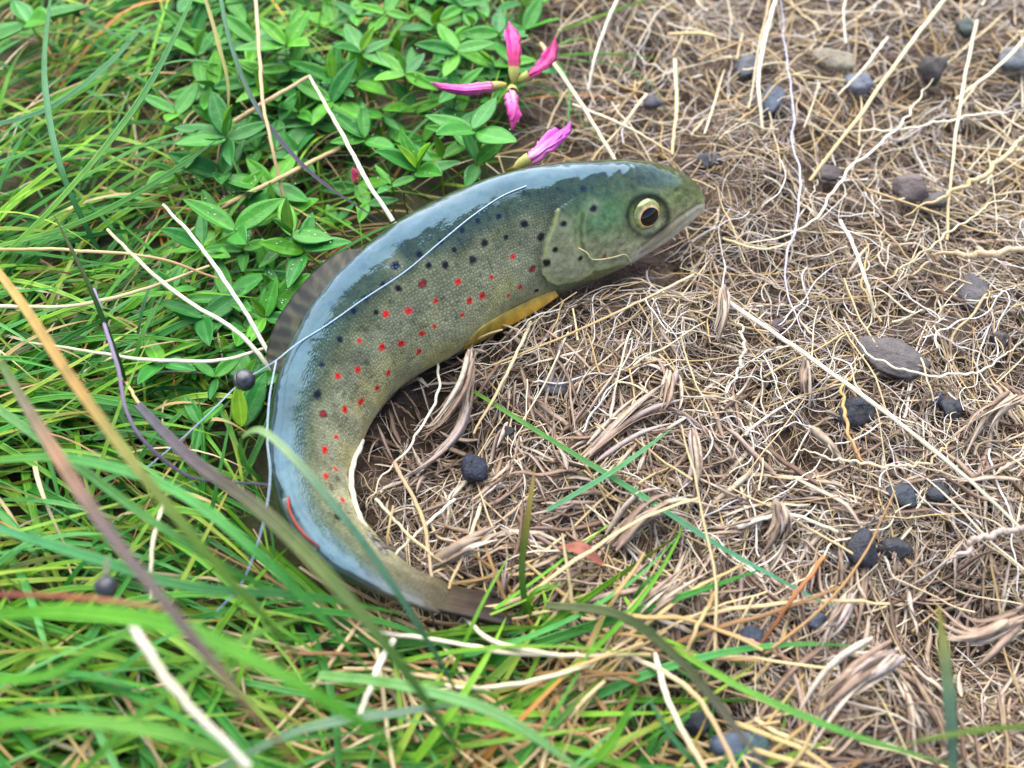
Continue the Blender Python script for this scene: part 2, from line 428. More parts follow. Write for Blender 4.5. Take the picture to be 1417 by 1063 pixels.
gN = np.cross(gT, [0, 0, 1.0]); gN /= np.linalg.norm(gN, axis=1, keepdims=True)
gN *= np.sign(np.sum(gN[NR // 2] * Nn[ns // 2]))
gD = np.cos(grho)[:, None] * np.array([0, 0, 1.0]) + np.sin(grho)[:, None] * gN
gL = np.cross(gT, gD); gL /= np.linalg.norm(gL, axis=1, keepdims=True)
flank = -1.0 if (gL[NR // 3] @ (CAM - gC[NR // 3])) < 0 else 1.0
gL *= flank                                  # +L is the flank that faces the photographer
TH = np.linspace(-math.pi, math.pi, NT, endpoint=False)       # 0 back, pi/2 near flank, +-pi belly
ct, stn = np.cos(TH), np.sin(TH)
wid = (1 - .10 * ct)                          # fuller below than above
BV = gC[:, None, :] + gA[:, None, None] * (ct[None, :, None] * gD[:, None, :] + (gR[:, None] * (stn * wid)[None, :])[..., None] * gL[:, None, :])
nrm = (ct[None, :, None] * gD[:, None, :] * gR[:, None, None] + stn[None, :, None] * gL[:, None, :]); nrm /= np.linalg.norm(nrm, axis=2, keepdims=True)
facing = np.sum(nrm * (CAM - BV), axis=2) > 0
bpx = proj(BV)
def surf(px, py):
    """grid index of the near-flank vertex seen at a pixel"""
    d = (bpx[..., 0] - px) ** 2 + (bpx[..., 1] - py) ** 2 + (~facing) * 1e6
    return np.unravel_index(np.argmin(d), d.shape)
def surf_pt(px, py): i, j = surf(px, py); return BV[i, j], nrm[i, j], i, j
def polyd(path):
    """distance (in pixels) of every vertex to a polyline on the near flank, and signed side"""
    best = np.full(bpx.shape[:2], 1e9)
    for (x0, y0), (x1, y1) in zip(path[:-1], path[1:]):
        dx, dy = x1 - x0, y1 - y0
        t = np.clip(((bpx[..., 0] - x0) * dx + (bpx[..., 1] - y0) * dy) / (dx * dx + dy * dy), 0, 1)
        d = np.hypot(bpx[..., 0] - x0 - t * dx, bpx[..., 1] - y0 - t * dy)
        best = np.minimum(best, d)
    return np.where(facing, best, 1e9)

near = (TH >= 0)
disp = np.zeros((NR, NT))
GILL = [(768, 292), (763, 311), (753, 335), (748, 360), (749, 378), (757, 390), (772, 395), (800, 389), (822, 377), (840, 372), (862, 367)]
PREO = [(807, 297), (804, 315), (805, 336), (811, 356), (822, 376)]
MOUTH = [(968, 283), (955, 291), (940, 301), (922, 314), (905, 327), (889, 341)]
JAW = [(966, 291), (945, 309), (925, 327), (900, 345), (884, 352)]
inside = in_poly(bpx[..., 0], bpx[..., 1], GILL + [(900, 360), (960, 300), (960, 250), (850, 240)]) & facing
dG = polyd(GILL); dP = polyd(PREO); dM = polyd(MOUTH); dJ = polyd(JAW)
disp += np.where(inside, .022 * np.exp(-(dG / 22) ** 2), -.030 * np.exp(-(dG / 6) ** 2))
disp -= .022 * np.exp(-(dP / 4) ** 2)
disp -= .035 * np.exp(-(dM / 2.4) ** 2) ; disp -= .014 * np.exp(-(dJ / 2.6) ** 2)
EYE = (896, 298)
de = np.where(facing, np.hypot(bpx[..., 0] - EYE[0], (bpx[..., 1] - EYE[1])), 1e9)
disp += -.10 * np.exp(-(de / 20) ** 4) + .028 * np.exp(-((de - 31) / 6) ** 2)
NOST = (937, 265)
dn = np.where(facing, np.hypot(bpx[..., 0] - NOST[0], bpx[..., 1] - NOST[1]), 1e9); disp -= .04 * np.exp(-(dn / 3.5) ** 2)
jm = np.arange(NT); mirror = (-jm) % NT          # far flank gets the same head relief
dispf = disp[:, mirror]
disp = np.where(facing, disp, dispf * .8)
# a few muscle folds on the inside of the bend and soft unevenness
gx = tt[:, None] + 0 * TH[None]; gy = TH[None] * 1.3 + 0 * tt[:, None]
disp += .012 * (vnoise(gx, gy, 1.4, 3) - .5) + .006 * (vnoise(gx, gy, 5, 4) - .5)
fold = np.exp(-((TH[None] - 1.75) / .5) ** 2) * smooth(5, 8, tt)[:, None] * smooth(14, 11, tt)[:, None]
disp += .026 * fold * np.sin(tt[:, None] * 9 + 2 * vnoise(gx, gy, 1.0, 5))
BVd = BV + disp[..., None] * nrm

# colour of the skin
c = ct[None, :] + .10 * (vnoise(gx, gy, .9, 7) - .5) + .06 * (vnoise(gx, gy, 4, 8) - .5)
def grad(x, stops):
    xs = [s[0] for s in stops]; cs = np.array([s[1] for s in stops], float)
    return np.stack([np.interp(x, xs, cs[:, q]) for q in range(3)], -1)
BODY = grad(c, [(-1, lin((226, 212, 160))), (-.88, lin((212, 200, 146))), (-.70, lin((184, 176, 128))), (-.35, lin((162, 159, 126))), (.1, lin((142, 141, 112))),
                (.45, lin((108, 113, 82))), (.75, lin((66, 80, 52))), (1, lin((46, 58, 40)))])
headm = smooth(4.35, 3.3, tt)[:, None] * np.ones_like(c)
HEAD = grad(c, [(-1, lin((220, 208, 182))), (-.72, lin((206, 196, 164))), (-.40, lin((168, 162, 126))), (.0, lin((144, 143, 104))), (.35, lin((104, 116, 72))),
                (.7, lin((72, 84, 46))), (1, lin((58, 66, 36)))])
hm = np.where(inside | ((~facing) & (tt[:, None] < 3.2)), 1.0, 0.0); hm = np.maximum(hm, smooth(2.9, 2.2, tt)[:, None])
hm_col = hm * (.45 + .55 * smooth(4.2, 2.2, tt)[:, None])
COLR = BODY * (1 - hm_col[..., None]) + HEAD * hm_col[..., None]
mott = vnoise(gx, gy, 2.2, 9) * .45 + vnoise(gx, gy, 6, 10) * .3 + vnoise(gx, gy, 19, 13) * .25
COLR *= (.55 + .90 * mott)[..., None]
fleck = smooth(.72, .86, vnoise(gx, gy, 11, 17)) * (1 - hm * .3) * smooth(-.8, -.2, c)
COLR *= (1 - .40 * fleck)[..., None]
warm = smooth(.45, .75, vnoise(gx, gy, 1.7, 19)) * smooth(.2, -.3, c) * (1 - hm)
COLR *= 1 + warm[..., None] * np.array([.16, .10, -.14])
parr = smooth(.25, .9, np.sin(tt * 2.9 + .7))[:, None] * np.exp(-((c - .10) / .38) ** 2) * (1 - hm) * smooth(.35, .65, vnoise(gx, gy, 1.1, 12))
COLR *= (1 - .30 * parr)[..., None]
# iridescent green cheek, dusky gill plate
ch = np.exp(-(np.where(facing, np.hypot((bpx[..., 0] - 835), (bpx[..., 1] - 300) * 1.3), 1e9) / 38) ** 2)
COLR = COLR * (1 - .5 * ch[..., None]) + lin((74, 138, 88)) * .5 * ch[..., None]
COLR *= (1 + .5 * hm * (vnoise(gx, gy, 26, 29) - .5) + .4 * hm * (vnoise(gx, gy, 9, 30) - .5))[..., None]
ch = np.exp(-(np.where(facing, np.hypot((bpx[..., 0] - 783), (bpx[..., 1] - 362)), 1e9) / 24) ** 2)
COLR = COLR * (1 - .35 * ch[..., None]) + lin((118, 112, 92)) * .35 * ch[..., None]
# pale lower jaw, brown maxilla, colour darkened along the grooves
jawm = in_poly(bpx[..., 0], bpx[..., 1], MOUTH + [(880, 350), (890, 400), (1000, 320), (985, 280)]) & facing
COLR = np.where(jawm[..., None], .5 * COLR + .5 * lin((206, 194, 180)), COLR)
mx = in_poly(bpx[..., 0], bpx[..., 1], MOUTH + JAW[::-1]) & facing & (bpx[..., 0] < 950)
COLR = np.where(mx[..., None], .5 * COLR + .5 * lin((164, 138, 102)), COLR)
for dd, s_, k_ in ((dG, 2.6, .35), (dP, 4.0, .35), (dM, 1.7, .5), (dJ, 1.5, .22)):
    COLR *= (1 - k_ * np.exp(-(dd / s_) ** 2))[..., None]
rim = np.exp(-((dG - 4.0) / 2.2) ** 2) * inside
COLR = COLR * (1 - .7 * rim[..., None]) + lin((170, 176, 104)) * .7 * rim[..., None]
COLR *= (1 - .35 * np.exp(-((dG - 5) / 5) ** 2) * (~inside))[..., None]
rim = np.exp(-((dP - 4.5) / 2.0) ** 2)
COLR = COLR * (1 - .35 * rim[..., None]) + lin((150, 168, 96)) * .35 * rim[..., None]
COLR *= (1 - .78 * np.exp(-((de - 28) / 4.5) ** 2))[..., None]
# lateral line
ll = np.exp(-((c - (.02)) / .02) ** 2) * (1 - hm)
COLR *= (1 + .35 * ll * (np.sin(tt * 70)[:, None] > -.2))[..., None]

def spot(px, py, r, colr, halo, mirrored=True, core_jag=.22):
    global COLR
    i, j = surf(px, py)
    for jj in ((j, (-j) % NT) if mirrored else (j,)):
        ctr = BV[i, jj]
        d = np.linalg.norm(BV - ctr, axis=2)
        if d.min() > .01: pass
        wob = 1 + core_jag * 2 * (vnoise(gx * 16, gy * 16, 1.0, int(px) % 50) - .5)
        if halo is not None:
            h = np.exp(-(d / (r * 2.0)) ** 2) * .45
            COLR = COLR * (1 - h[..., None]) + halo * h[..., None]
        q = smooth(1.35, .55, d / (r * wob))
        COLR = COLR * (1 - q[..., None]) + colr * q[..., None]
RED, DRK, PALE = lin((220, 30, 26)), lin((20, 17, 14)), lin((176, 176, 140))
REDS = [(709, 356), (679, 383), (720, 397), (703, 409), (667, 409), (649, 416), (640, 436), (633, 389), (604, 417), (601, 450), (585, 463), (580, 487), (566, 432),
        (555, 475), (528, 480), (533, 434), (497, 471), (497, 512), (468, 520), (536, 516), (523, 538), (448, 572), (477, 567), (500, 556), (465, 605), (449, 623),
        (464, 649), (451, 659), (473, 693)]
DARKS = [(654, 360), (616, 367), (592, 366), (671, 336), (749, 329), (726, 309), (779, 309), (821, 288), (552, 400), (548, 369), (439, 546), (468, 715), (756, 363),
         (803, 357), (743, 402), (520, 432), (610, 335), (490, 430), (446, 505), (690, 300), (640, 318), (700, 328), (580, 352), (660, 305), (530, 395), (505, 412), (470, 470), (768, 345), (628, 345)]
for (x, y) in REDS: spot(x, y, .046 + .034 * rng.random() ** 1.5, RED * (.85 + .3 * rng.random()), PALE)
for (x, y) in ((584, 392), (736, 373), (448, 573)):
    spot(x, y, .085, lin((60, 24, 20)), PALE); spot(x, y, .05, lin((170, 34, 28)), None)
for q, (x, y) in enumerate(DARKS): spot(x, y, (.080 if q < 13 else .055) * (.85 + .3 * rng.random()), DRK, PALE if q < 10 else None)
spot(836, 354, .05, lin((120, 70, 50)), None)
for q in range(46):                           # faint dark flecks along the back
    i = rng.integers(150, 760); j = int(NT / 2 + rng.normal(0, 14)) % NT
    d = np.linalg.norm(BV - BV[i, j], axis=2); qf = smooth(1.2, .6, d / (.045 + .04 * rng.random()))
    COLR = COLR * (1 - .7 * qf[..., None]) + lin((24, 30, 30)) * .7 * qf[..., None]
tf = smooth(Ts[-1] - 1.9, Ts[-1] - .3, tt)[:, None, None]
COLR = COLR * (1 - .85 * tf) + lin((84, 74, 56)) * (.7 + .6 * mott)[..., None] * .85 * tf
scale_w = (1 - hm) * smooth(.99, .6, np.abs(c)) * .85
ST = np.stack([gx, gy, scale_w], -1)
sky_sheen = (1 - .8 * tf[..., 0]) * smooth(.48, .8, c) * (.55 + .9 * vnoise(gx, gy, 1.1, 23)).clip(0, 1)  # back mask for the blue tint that imitates reflected sky
ii = np.arange(NR - 1)[:, None]; jj = np.arange(NT)[None]
BF = np.stack([ii * NT + jj, ii * NT + (jj + 1) % NT, (ii + 1) * NT + (jj + 1) % NT, (ii + 1) * NT + jj], -1).reshape(-1, 4)
# orientation: outward
v = BVd.reshape(-1, 3); f0 = BF[NT * 300 + 10]
if np.cross(v[f0[1]] - v[f0[0]], v[f0[3]] - v[f0[0]]) @ nrm[300, 10] < 0: BF = BF[:, ::-1]
fish_base = gC[NR // 2].copy(); fish_base[2] = 0
trout = empty('trout', fish_base, 'curled brown trout with red spots lying at the edge of the grass', 'fish')
body = link('body', mesh_np('body', v - fish_base, BF, np.concatenate([COLR, sky_sheen[..., None]], -1).reshape(-1, 4), ST.reshape(-1, 3)), M['skin'], trout)

# eye: a domed iris with a pupil and a thin bright ring
def dome(name, ctr, n, e1, e2, r, hgt, colfn, mat, parent, stretch=1.0, cap=1.0):
    nr, na = 26, 56
    rr = np.linspace(0, 1, nr)[:, None] + np.zeros(na); an = np.zeros((nr, 1)) + np.linspace(0, 2 * math.pi, na, endpoint=False)
    rr = rr * cap
    V = ctr + (rr * np.cos(an) * r * stretch)[..., None] * e1 + (rr * np.sin(an) * r)[..., None] * e2 + (hgt * np.sqrt(np.clip(1 - (rr * .985) ** 2, 0, 1)))[..., None] * n
    C_ = colfn(rr, an)
    i = np.arange(nr - 1)[:, None]; j = np.arange(na)[None]
    F = np.stack([i*na + j, (i+1)*na + j, (i+1)*na + (j+1) % na, i*na + (j+1) % na], -1).reshape(-1, 4)
    return link(name, mesh_np(name, V.reshape(-1, 3) - fish_base, F, C_.reshape(-1, 3)), mat, parent)
for side in (1, -1):
    ctr, n, i, j = surf_pt(*EYE)
    if side < 0: j = (-j) % NT; ctr, n = BV[i, j], nrm[i, j]
    e1 = gT[i] - n * (gT[i] @ n); e1 /= np.linalg.norm(e1); e2 = np.cross(n, e1)
    er = 23.5 * depth(ctr) / FPX
    def icol(rr, an):
        g = grad(rr[..., None][..., 0], [(0, lin((30, 24, 10))), (.54, lin((40, 24, 10))), (.58, lin((246, 170, 100))), (.64, lin((236, 190, 130))), (.70, lin((160, 158, 104))), (.82, lin((132, 138, 70))), (.92, lin((150, 158, 76))), (.97, lin((60, 64, 44))), (1, lin((24, 28, 22)))])
        return g * (1 + .15 * np.sin(an * 9))[..., None]
    eye = dome('eye', ctr - n * .09, n, e1, e2, er, er * .62, icol, M['eye'], trout)
    dome('pupil', ctr - n * .09 + n * .012, n, e1, e2, er, er * .62, lambda rr, an: np.zeros(rr.shape + (3,)), M['pupil'], eye, 1.06, .57)

# fins: ribbed membranes between a root line on the body and a free edge
def fin(name, base, edge, nrays, colfn, thick=.03, rows=14, label=None, ridge=.02, ragged=.0):
    nb = nrays * 6
    b = spline(base, nb); e = spline(edge, nb)
    if ragged: e = e + (e - b) * (ragged * (np.abs(np.sin(np.arange(nb) / 6 * math.pi)) - .6))[:, None]
    q = np.linspace(0, 1, rows)
    G = b[None] * (1 - q)[:, None, None] + e[None] * q[:, None, None]
    du = np.gradient(G, axis=1); dv = np.gradient(G, axis=0); nn = np.cross(du, dv); nn /= np.linalg.norm(nn, axis=2, keepdims=True) + 1e-9
    rid = ridge * (np.abs(np.cos(np.arange(nb) / 6 * math.pi)) ** 3)[None, :, None]
    tk = thick * (1 - .75 * q)[:, None, None]
    A_ = G + nn * (tk / 2 + rid * (1 - .5 * q)[:, None, None]); B_ = G - nn * (tk / 2 + rid * .5)
    V = np.concatenate([A_.reshape(-1, 3), B_.reshape(-1, 3)]); m_ = rows * nb
    i = np.arange(rows - 1)[:, None]; j = np.arange(nb - 1)[None]
    f = np.stack([i*nb + j, i*nb + j + 1, (i+1)*nb + j + 1, (i+1)*nb + j], -1).reshape(-1, 4)
    Fs = [f, f[:, ::-1] + m_]
    rimi = np.r_[np.arange(nb), np.arange(1, rows) * nb + nb - 1, (rows - 1) * nb + np.arange(nb - 2, -1, -1), np.arange(rows - 2, 0, -1) * nb]
    r2 = np.roll(rimi, -1); Fs.append(np.stack([rimi, rimi + m_, r2 + m_, r2], -1))
    C_ = colfn(np.linspace(0, 1, nb)[None] + 0 * q[:, None], q[:, None] + np.zeros(nb)[None], np.arange(nb)[None] / 6.0)
    C_ = np.concatenate([C_.reshape(-1, 3)] * 2)
    o = link(name, mesh_np(name, V - fish_base, np.concatenate(Fs), C_), M['fin'], trout)
    if label: o['label'] = label
    return o
jr = NT // 2                                   # index of the dorsal ridge (theta = 0)
def ridge_at(px, py):
    d = np.hypot(bpx[:, jr, 0] - px, bpx[:, jr, 1] - py); return int(np.argmin(d))
i0, i1 = ridge_at(505, 352), ridge_at(396, 520)
rows_ = np.linspace(i0, i1, 7).astype(int)
bpts = [BV[i, jr] - gD[i] * .04 for i in rows_]
epx = [(503, 344), (476, 347), (437, 374), (404, 412), (378, 455), (369, 488), (375, 512)]
epts = [P(x, y, BV[i, jr, 2] + dz) for (x, y), i, dz in zip(epx, rows_, (.0, .0, -.1, -.25, -.35, -.4, -.2))]
def dorsal_c(u_, q, r):
    base = lin((72, 70, 44)) * np.ones(u_.shape + (3,))
    streak = smooth(.36, .56, vnoise(u_ * 26 + q * 2, q * 2.4 + u_ * 3, 1.0, 21)) * smooth(0, .1, q)
    base = base * (1 - .82 * streak[..., None]) + lin((12, 13, 12)) * .82 * streak[..., None]
    ray = np.abs(np.cos(r * math.pi)) ** 4 + 0 * q
    base = base * (1 - .14 * ray[..., None]) + lin((176, 170, 140)) * .14 * ray[..., None]
    return base * .5 * (1 - .55 * smooth(.88, 1, q))[..., None]
fin('dorsal_fin', bpts, epts, 12, dorsal_c, .05, 18, 'mottled grey dorsal fin folded down over the back', ridge=.006)

i0, i1 = ridge_at(402, 690), ridge_at(448, 752)
rows_ = np.linspace(i0, i1, 5).astype(int)
bpts = [BV[i, jr] + gL[i] * .03 for i in rows_]
epts = [P(x, y, BV[i, jr, 2] + dz) for (x, y), i, dz in zip([(400, 688), (401, 706), (411, 727), (428, 746), (441, 755)], rows_, (.05, .20, .28, .25, .08))]
def adip_c(u_, q, r):
    base = lin((104, 112, 108)) * np.ones(u_.shape + (3,)); e = smooth(.80, .92, q)
    return base * (1 - e[..., None]) + lin((176, 44, 34)) * e[..., None]
fin('adipose_fin', bpts, epts, 6, adip_c, .09, 12, 'small grey adipose fin with a red edge', ridge=.0)

def belly_pt(px, py): return surf_pt(px, py)
bp = [surf_pt(x, y)[0] for x, y in ((768, 402), (745, 410), (715, 424), (685, 440), (662, 456), (648, 470))]
ep = [P(x, y, z) for x, y, z in ((773, 410, .62), (752, 425, .50), (722, 443, .40), (690, 460, .34), (660, 476, .32), (640, 486, .36))]
def pect_c(u_, q, r):
    base = grad(q, [(0, lin((190, 166, 84))), (.5, lin((214, 170, 60))), (1, lin((190, 140, 46)))])
    ray = np.abs(np.cos(r * math.pi)) ** 4 + 0 * q
    return base * (1 - .25 * ray[..., None])
fin('pectoral_fin', bp, ep, 7, pect_c, .05, 10, 'folded amber yellow pectoral fin along the belly', ridge=.01)
bp = [surf_pt(x, y)[0] for x, y in ((507, 735), (515, 748), (524, 758), (533, 768))]
ep = [P(x, y, z) for x, y, z in ((530, 746, .25), (548, 758, .22), (562, 770, .22), (560, 782, .25))]
def anal_c(u_, q, r):
    base = lin((120, 112, 104)) * np.ones(u_.shape + (3,)); s_ = smooth(.45, .6, vnoise(u_ * 9, q * 2, 1, 33))
    base = base * (1 - .8 * s_[..., None]) + lin((30, 28, 28)) * .8 * s_[..., None]; e = smooth(.8, 1, q)
    return base * (1 - e[..., None]) + lin((190, 180, 196)) * e[..., None]
fin('anal_fin', bp, ep, 6, anal_c, .05, 10, 'dark streaked anal fin with a pale edge', ridge=.012)
ie = NR - 10
bp = [gC[ie] - gT[ie] * .25 + gA[ie] * .95 * math.cos(a_) * gD[ie] for a_ in np.linspace(0, math.pi, 6)]
ep = [P(x, y, z) for x, y, z in ((706, 866, .95), (708, 857, .85), (696, 849, .72), (698, 845, .6), (716, 840, .46), (734, 834, .32))]
def tail_c(u_, q, r):
    base = grad(q, [(0, lin((100, 90, 66))), (.5, lin((76, 62, 52))), (1, lin((50, 38, 38)))])
    ray = np.abs(np.cos(r * math.pi)) ** 3 + 0 * q
    return base * .7 * (1 - .4 * ray[..., None]) * (.8 + .4 * vnoise(u_ * 12, q * 4, 1, 41))[..., None]
fin('tail_fin', bp, ep, 12, tail_c, .08, 22, 'thin brownish tail fin seen nearly edge on', ridge=.012)

# ------------------------------------------------------------------ ground
fx, fy, fr = gC[::8, 0], gC[::8, 1], (gA * np.maximum(gR, .6))[::8] * .84
def fish_dist(x, y):
    x = np.asarray(x); shp = x.shape; x = x.ravel(); y = np.asarray(y).ravel(); out = np.full(x.shape, 1e9)
    for a_, b_, r_ in zip(fx, fy, fr): out = np.minimum(out, np.hypot(x - a_, y - b_) - r_)
    return out.reshape(shp)
PITS = [(*P(px, py, 0)[:2], r_, d_) for px, py, r_, d_ in ((585, 560, .8, .7), (620, 620, .6, .5), (545, 640, .5, .4), (1340, 890, 1.1, .8), (960, 1000, .9, .8), (730, 930, .8, .6), (1110, 640, .6, .35), (1130, 250, .7, .35), (880, 390, .7, .4), (1290, 130, .6, .4), (420, 230, .7, .5))]
def ground(x, y, fd=None):
    x = np.asarray(x, float); y = np.asarray(y, float)
    h = .75 * (vnoise(x, y, .28, 1) - .5) + .42 * (vnoise(x, y, .8, 2) - .5) + .16 * (vnoise(x, y, 2.4, 3) - .5) + .07 * (vnoise(x, y, 7, 4) - .5)
    if fd is None: fd = fish_dist(x, y) if x.size < 400000 else np.full(x.shape, 9.)
    for a_, b_, r_, d_ in PITS: h = h - d_ * np.exp(-((x - a_) ** 2 + (y - b_) ** 2) / r_ ** 2)
    k_ = smooth(-.1, .7, fd)
    return h * k_ - .18 * (1 - k_)
core = np.arange(-17, 17.01, .085)
out_ = 17 * (1.09 ** np.arange(1, 62))
gxs = np.r_[-out_[::-1], core, out_]; gys = np.r_[-out_[::-1], core, out_]
X, Y = np.meshgrid(gxs, gys, indexing='ij')
far = smooth(18, 60, np.hypot(X, Y))
cm = (np.abs(X) < 18) & (np.abs(Y) < 18)
FD = np.full(X.shape, 9.0); FD[cm] = fish_dist(X[cm], Y[cm])
Z = ground(X, Y, FD) * (1 - far * .4)
GREEN_POLY = [(-900, -600), (640, -600), (690, 0), (720, 60), (715, 200), (700, 300), (500, 420), (450, 700), (560, 850), (760, 900), (960, 960), (1120, 1063), (1300, 1800), (-900, 1800)]
gp = proj(np.stack([X, Y, Z], -1)); dep_ok = depth(np.stack([X, Y, Z], -1)) > 2
gm = in_poly(gp[..., 0], gp[..., 1], GREEN_POLY) & dep_ok
turf = np.clip(np.where(gm, .6, 0) * (np.hypot(X, Y) < 40) + far, 0, 1)
turf[cm] *= .75 + .5 * vnoise(X[cm], Y[cm], 1.3, 6)
nX, nY = X.shape
i = np.arange(nX - 1)[:, None]; j = np.arange(nY - 1)[None]
GF = np.stack([i*nY + j, (i+1)*nY + j, (i+1)*nY + j + 1, i*nY + j + 1], -1).reshape(-1, 4)
link('ground', mesh_np('ground', np.stack([X, Y, Z], -1).reshape(-1, 3), GF, np.clip(turf, 0, 1).reshape(-1, 1) * np.ones(3)), M['soil'], kind='structure')

# ------------------------------------------------------------------ root mat and litter (uncountable)
BARE_POLY = [(660, -260), (705, 0), (735, 60), (725, 130), (735, 215), (960, 235), (970, 290), (900, 360), (780, 420), (640, 500), (545, 560), (500, 640), (500, 710), (550, 790), (720, 850), (760, 890), (960, 960), (1120, 1063), (1250, 1350), (1800, 1350), (1800, -260)]
def scatter(n, poly, box=(-260, -240, 1700, 1320)):
    out = np.zeros((0, 2))
    while len(out) < n:
        p = rng.random((n * 2, 2)) * [box[2] - box[0], box[3] - box[1]] + [box[0], box[1]]
        out = np.concatenate([out, p[in_poly(p[:, 0], p[:, 1], poly)]])
    q = np.array([P(a_, b_, 0) for a_, b_ in out[:n]])
    return q[:, :2], out[:n]

def walk(start, length, n, wander, wave=0.0, heading=None, lift=(.05, .4), fol=1.0, z_amp=.15):
    K = len(start)
    hd = rng.random(K) * 2 * math.pi if heading is None else heading
    dw = rng.normal(0, 1, (K, n)); kk = np.array([.25, .5, .25])
    dw = np.apply_along_axis(lambda r_: np.convolve(r_, kk, 'same'), 1, dw) * wander
    ph = rng.random((K, 1)) * 6.3; fq = rng.uniform(.35, .9, (K, 1))
    H = hd[:, None] + np.cumsum(dw, 1) + wave * np.sin(np.arange(n)[None] * fq + ph)
    st_ = (length / (n - 1))[:, None]
    x = start[:, :1] + np.cumsum(np.cos(H) * st_, 1); y = start[:, 1:2] + np.cumsum(np.sin(H) * st_, 1)
    fd = fish_dist(x, y)
    z = ground(x, y, fd) * fol
    lf = rng.uniform(lift[0], lift[1], K)[:, None] + z_amp * (vnoise(x * .9 + np.arange(K)[:, None] * 3.1, y * .9, 1.3, 14) - .35)
    z = z + lf * smooth(-.12, .22, fd) + .01
    return np.stack([x, y, z], -1), fd

ROOTC = [(214, 194, 164), (198, 176, 144), (176, 154, 126), (222, 208, 186), (154, 132, 108), (192, 170, 150), (204, 180, 138), (130, 108, 90), (230, 218, 200), (168, 150, 136), (220, 210, 202), (208, 196, 192), (206, 176, 124), (228, 222, 216)]
def rcol(K, pal=ROOTC, k=.68, jit=.12):
    p = np.array([lin(c_, k) for c_ in pal]); return p[rng.integers(0, len(p), K)] * (1 + jit * rng.normal(0, 1, (K, 1))).clip(.5, 1.5)
def keep(paths, fd, *arr):
    ok = fd.min(1) > -.42
    for a_, b_, r_, d_ in PITS:
        inp = np.hypot(paths[:, :, 0] - a_, paths[:, :, 1] - b_).min(1) < r_ * .8
        ok &= ~(inp & (rng.random(len(ok)) < .55))
    return (paths[ok],) + tuple(a_[ok] for a_ in arr)
def taper(K, n, w0, tip_=.35, rootw=1.0):
    q = np.linspace(0, 1, n); return w0[:, None] * (rootw + (tip_ - rootw) * q ** 1.5)[None]

def stuff(name, label, cat, parts, mat):
    V, F, C_, s_ = [], [], [], []; o_ = 0
    for v_, f_, c_, st_ in parts:
        V.append(v_); F.append(f_ + o_); C_.append(c_); s_.append(st_); o_ += len(v_)
    return link(name, mesh_np(name, np.concatenate(V), np.concatenate(F), np.concatenate(C_), np.concatenate(s_)), mat, label=label, cat=cat, kind='stuff')

parts = []
xy, _ = scatter(10500, BARE_POLY)
K = len(xy); pth, fd = walk(xy, rng.uniform(.4, 1.7, K), 10, .34, .28, lift=(.0, .30))
W = taper(K, 10, rng.uniform(.006, .012, K)); pth, W, cc = keep(pth, fd, W, rcol(K, k=.60)); parts.append(strands(pth, W, SEC_TRI, cc))
stuff('fine_roots', 'mesh of hair thin dry roots covering the bare soil', 'roots', parts, M['dry'])
parts = []
xy, _ = scatter(2500, BARE_POLY)
K = len(xy); pth, fd = walk(xy, rng.uniform(.8, 4.2, K), 26, .16, .22, lift=(.05, .34))
W = taper(K, 26, rng.choice([.010, .013, .017, .023, .032], K, p=[.28, .3, .24, .13, .05])); pth, W, cc = keep(pth, fd, W, rcol(K)); parts.append(strands(pth, W, SEC_SQ, cc))
xy, _ = scatter(460, [(760, -260), (800, 60), (800, 210), (960, 235), (970, 290), (900, 360), (700, 480), (700, 640), (1000, 800), (1200, 900), (1800, 900), (1800, -260)])
K = len(xy); pth, fd = walk(xy, rng.uniform(.8, 3.4, K), 34, .17, .26, lift=(.15, .40))
W = taper(K, 34, rng.uniform(.009, .021, K)) * (1 + .25 * (rng.random((K, 34)) - .5)); pth, W, cc = keep(pth, fd, W, rcol(K, [(232, 222, 208), (220, 206, 184), (224, 218, 216), (208, 190, 164)], .78)); parts.append(strands(pth, W, SEC_SQ, cc))
stuff('root_mat', 'tangle of wiggly tan dry roots spread over the bare soil', 'roots', parts, M['dry'])
# flat fibre shreds, thicker towards the lower right, combed into clumps
parts = []
SHRED = [(560, 560), (720, 470), (900, 520), (1000, 600), (1100, 620), (1250, 700), (1417, 560), (1700, 520), (1700, 1320), (1200, 1320), (1000, 1000), (760, 880), (560, 800), (510, 700)]
xy, pxs = scatter(2700, SHRED); K = len(xy)
hd = vnoise(xy[:, 0], xy[:, 1], .45, 31) * 12.5 + rng.normal(0, .35, K)
pth, fd = walk(xy, rng.uniform(.5, 1.7, K), 9, .12, .10, heading=hd, lift=(.02, .40), z_amp=.25)
W = rng.uniform(.02, .055, K)[:, None] * np.array([.3, .8, 1, 1, .95, .9, .8, .6, .2])[None]
SHC = [(180, 156, 134), (160, 136, 116), (198, 178, 156), (142, 118, 100), (172, 150, 136), (120, 96, 80), (206, 190, 170)]
pth, W, cc = keep(pth, fd, W, rcol(K, SHC, .72)); tw = rng.uniform(-1.2, 1.2, (len(pth), 1)) + np.linspace(0, 1, 9)[None] * rng.normal(0, .8, (len(pth), 1))
parts.append(strands(pth, W, SEC_STRIP, cc, twist=tw))
xy, pxs = scatter(2600, BARE_POLY); K = len(xy)
pth, fd = walk(xy, rng.uniform(.2, 1.0, K), 9, .14, .10, lift=(.0, .3), z_amp=.2)
W = rng.uniform(.012, .045, K)[:, None] * np.array([.3, .8, 1, 1, .95, .9, .8, .6, .2])[None]
pth, W, cc = keep(pth, fd, W, rcol(K, SHC, .72)); parts.append(strands(pth, W, SEC_STRIP, cc, twist=rng.uniform(-1, 1, (len(pth), 1)) + np.zeros((1, 9))))
stuff('fibre_litter', 'greyish brown shredded plant fibres matted over the soil', 'litter', parts, M['dry'])
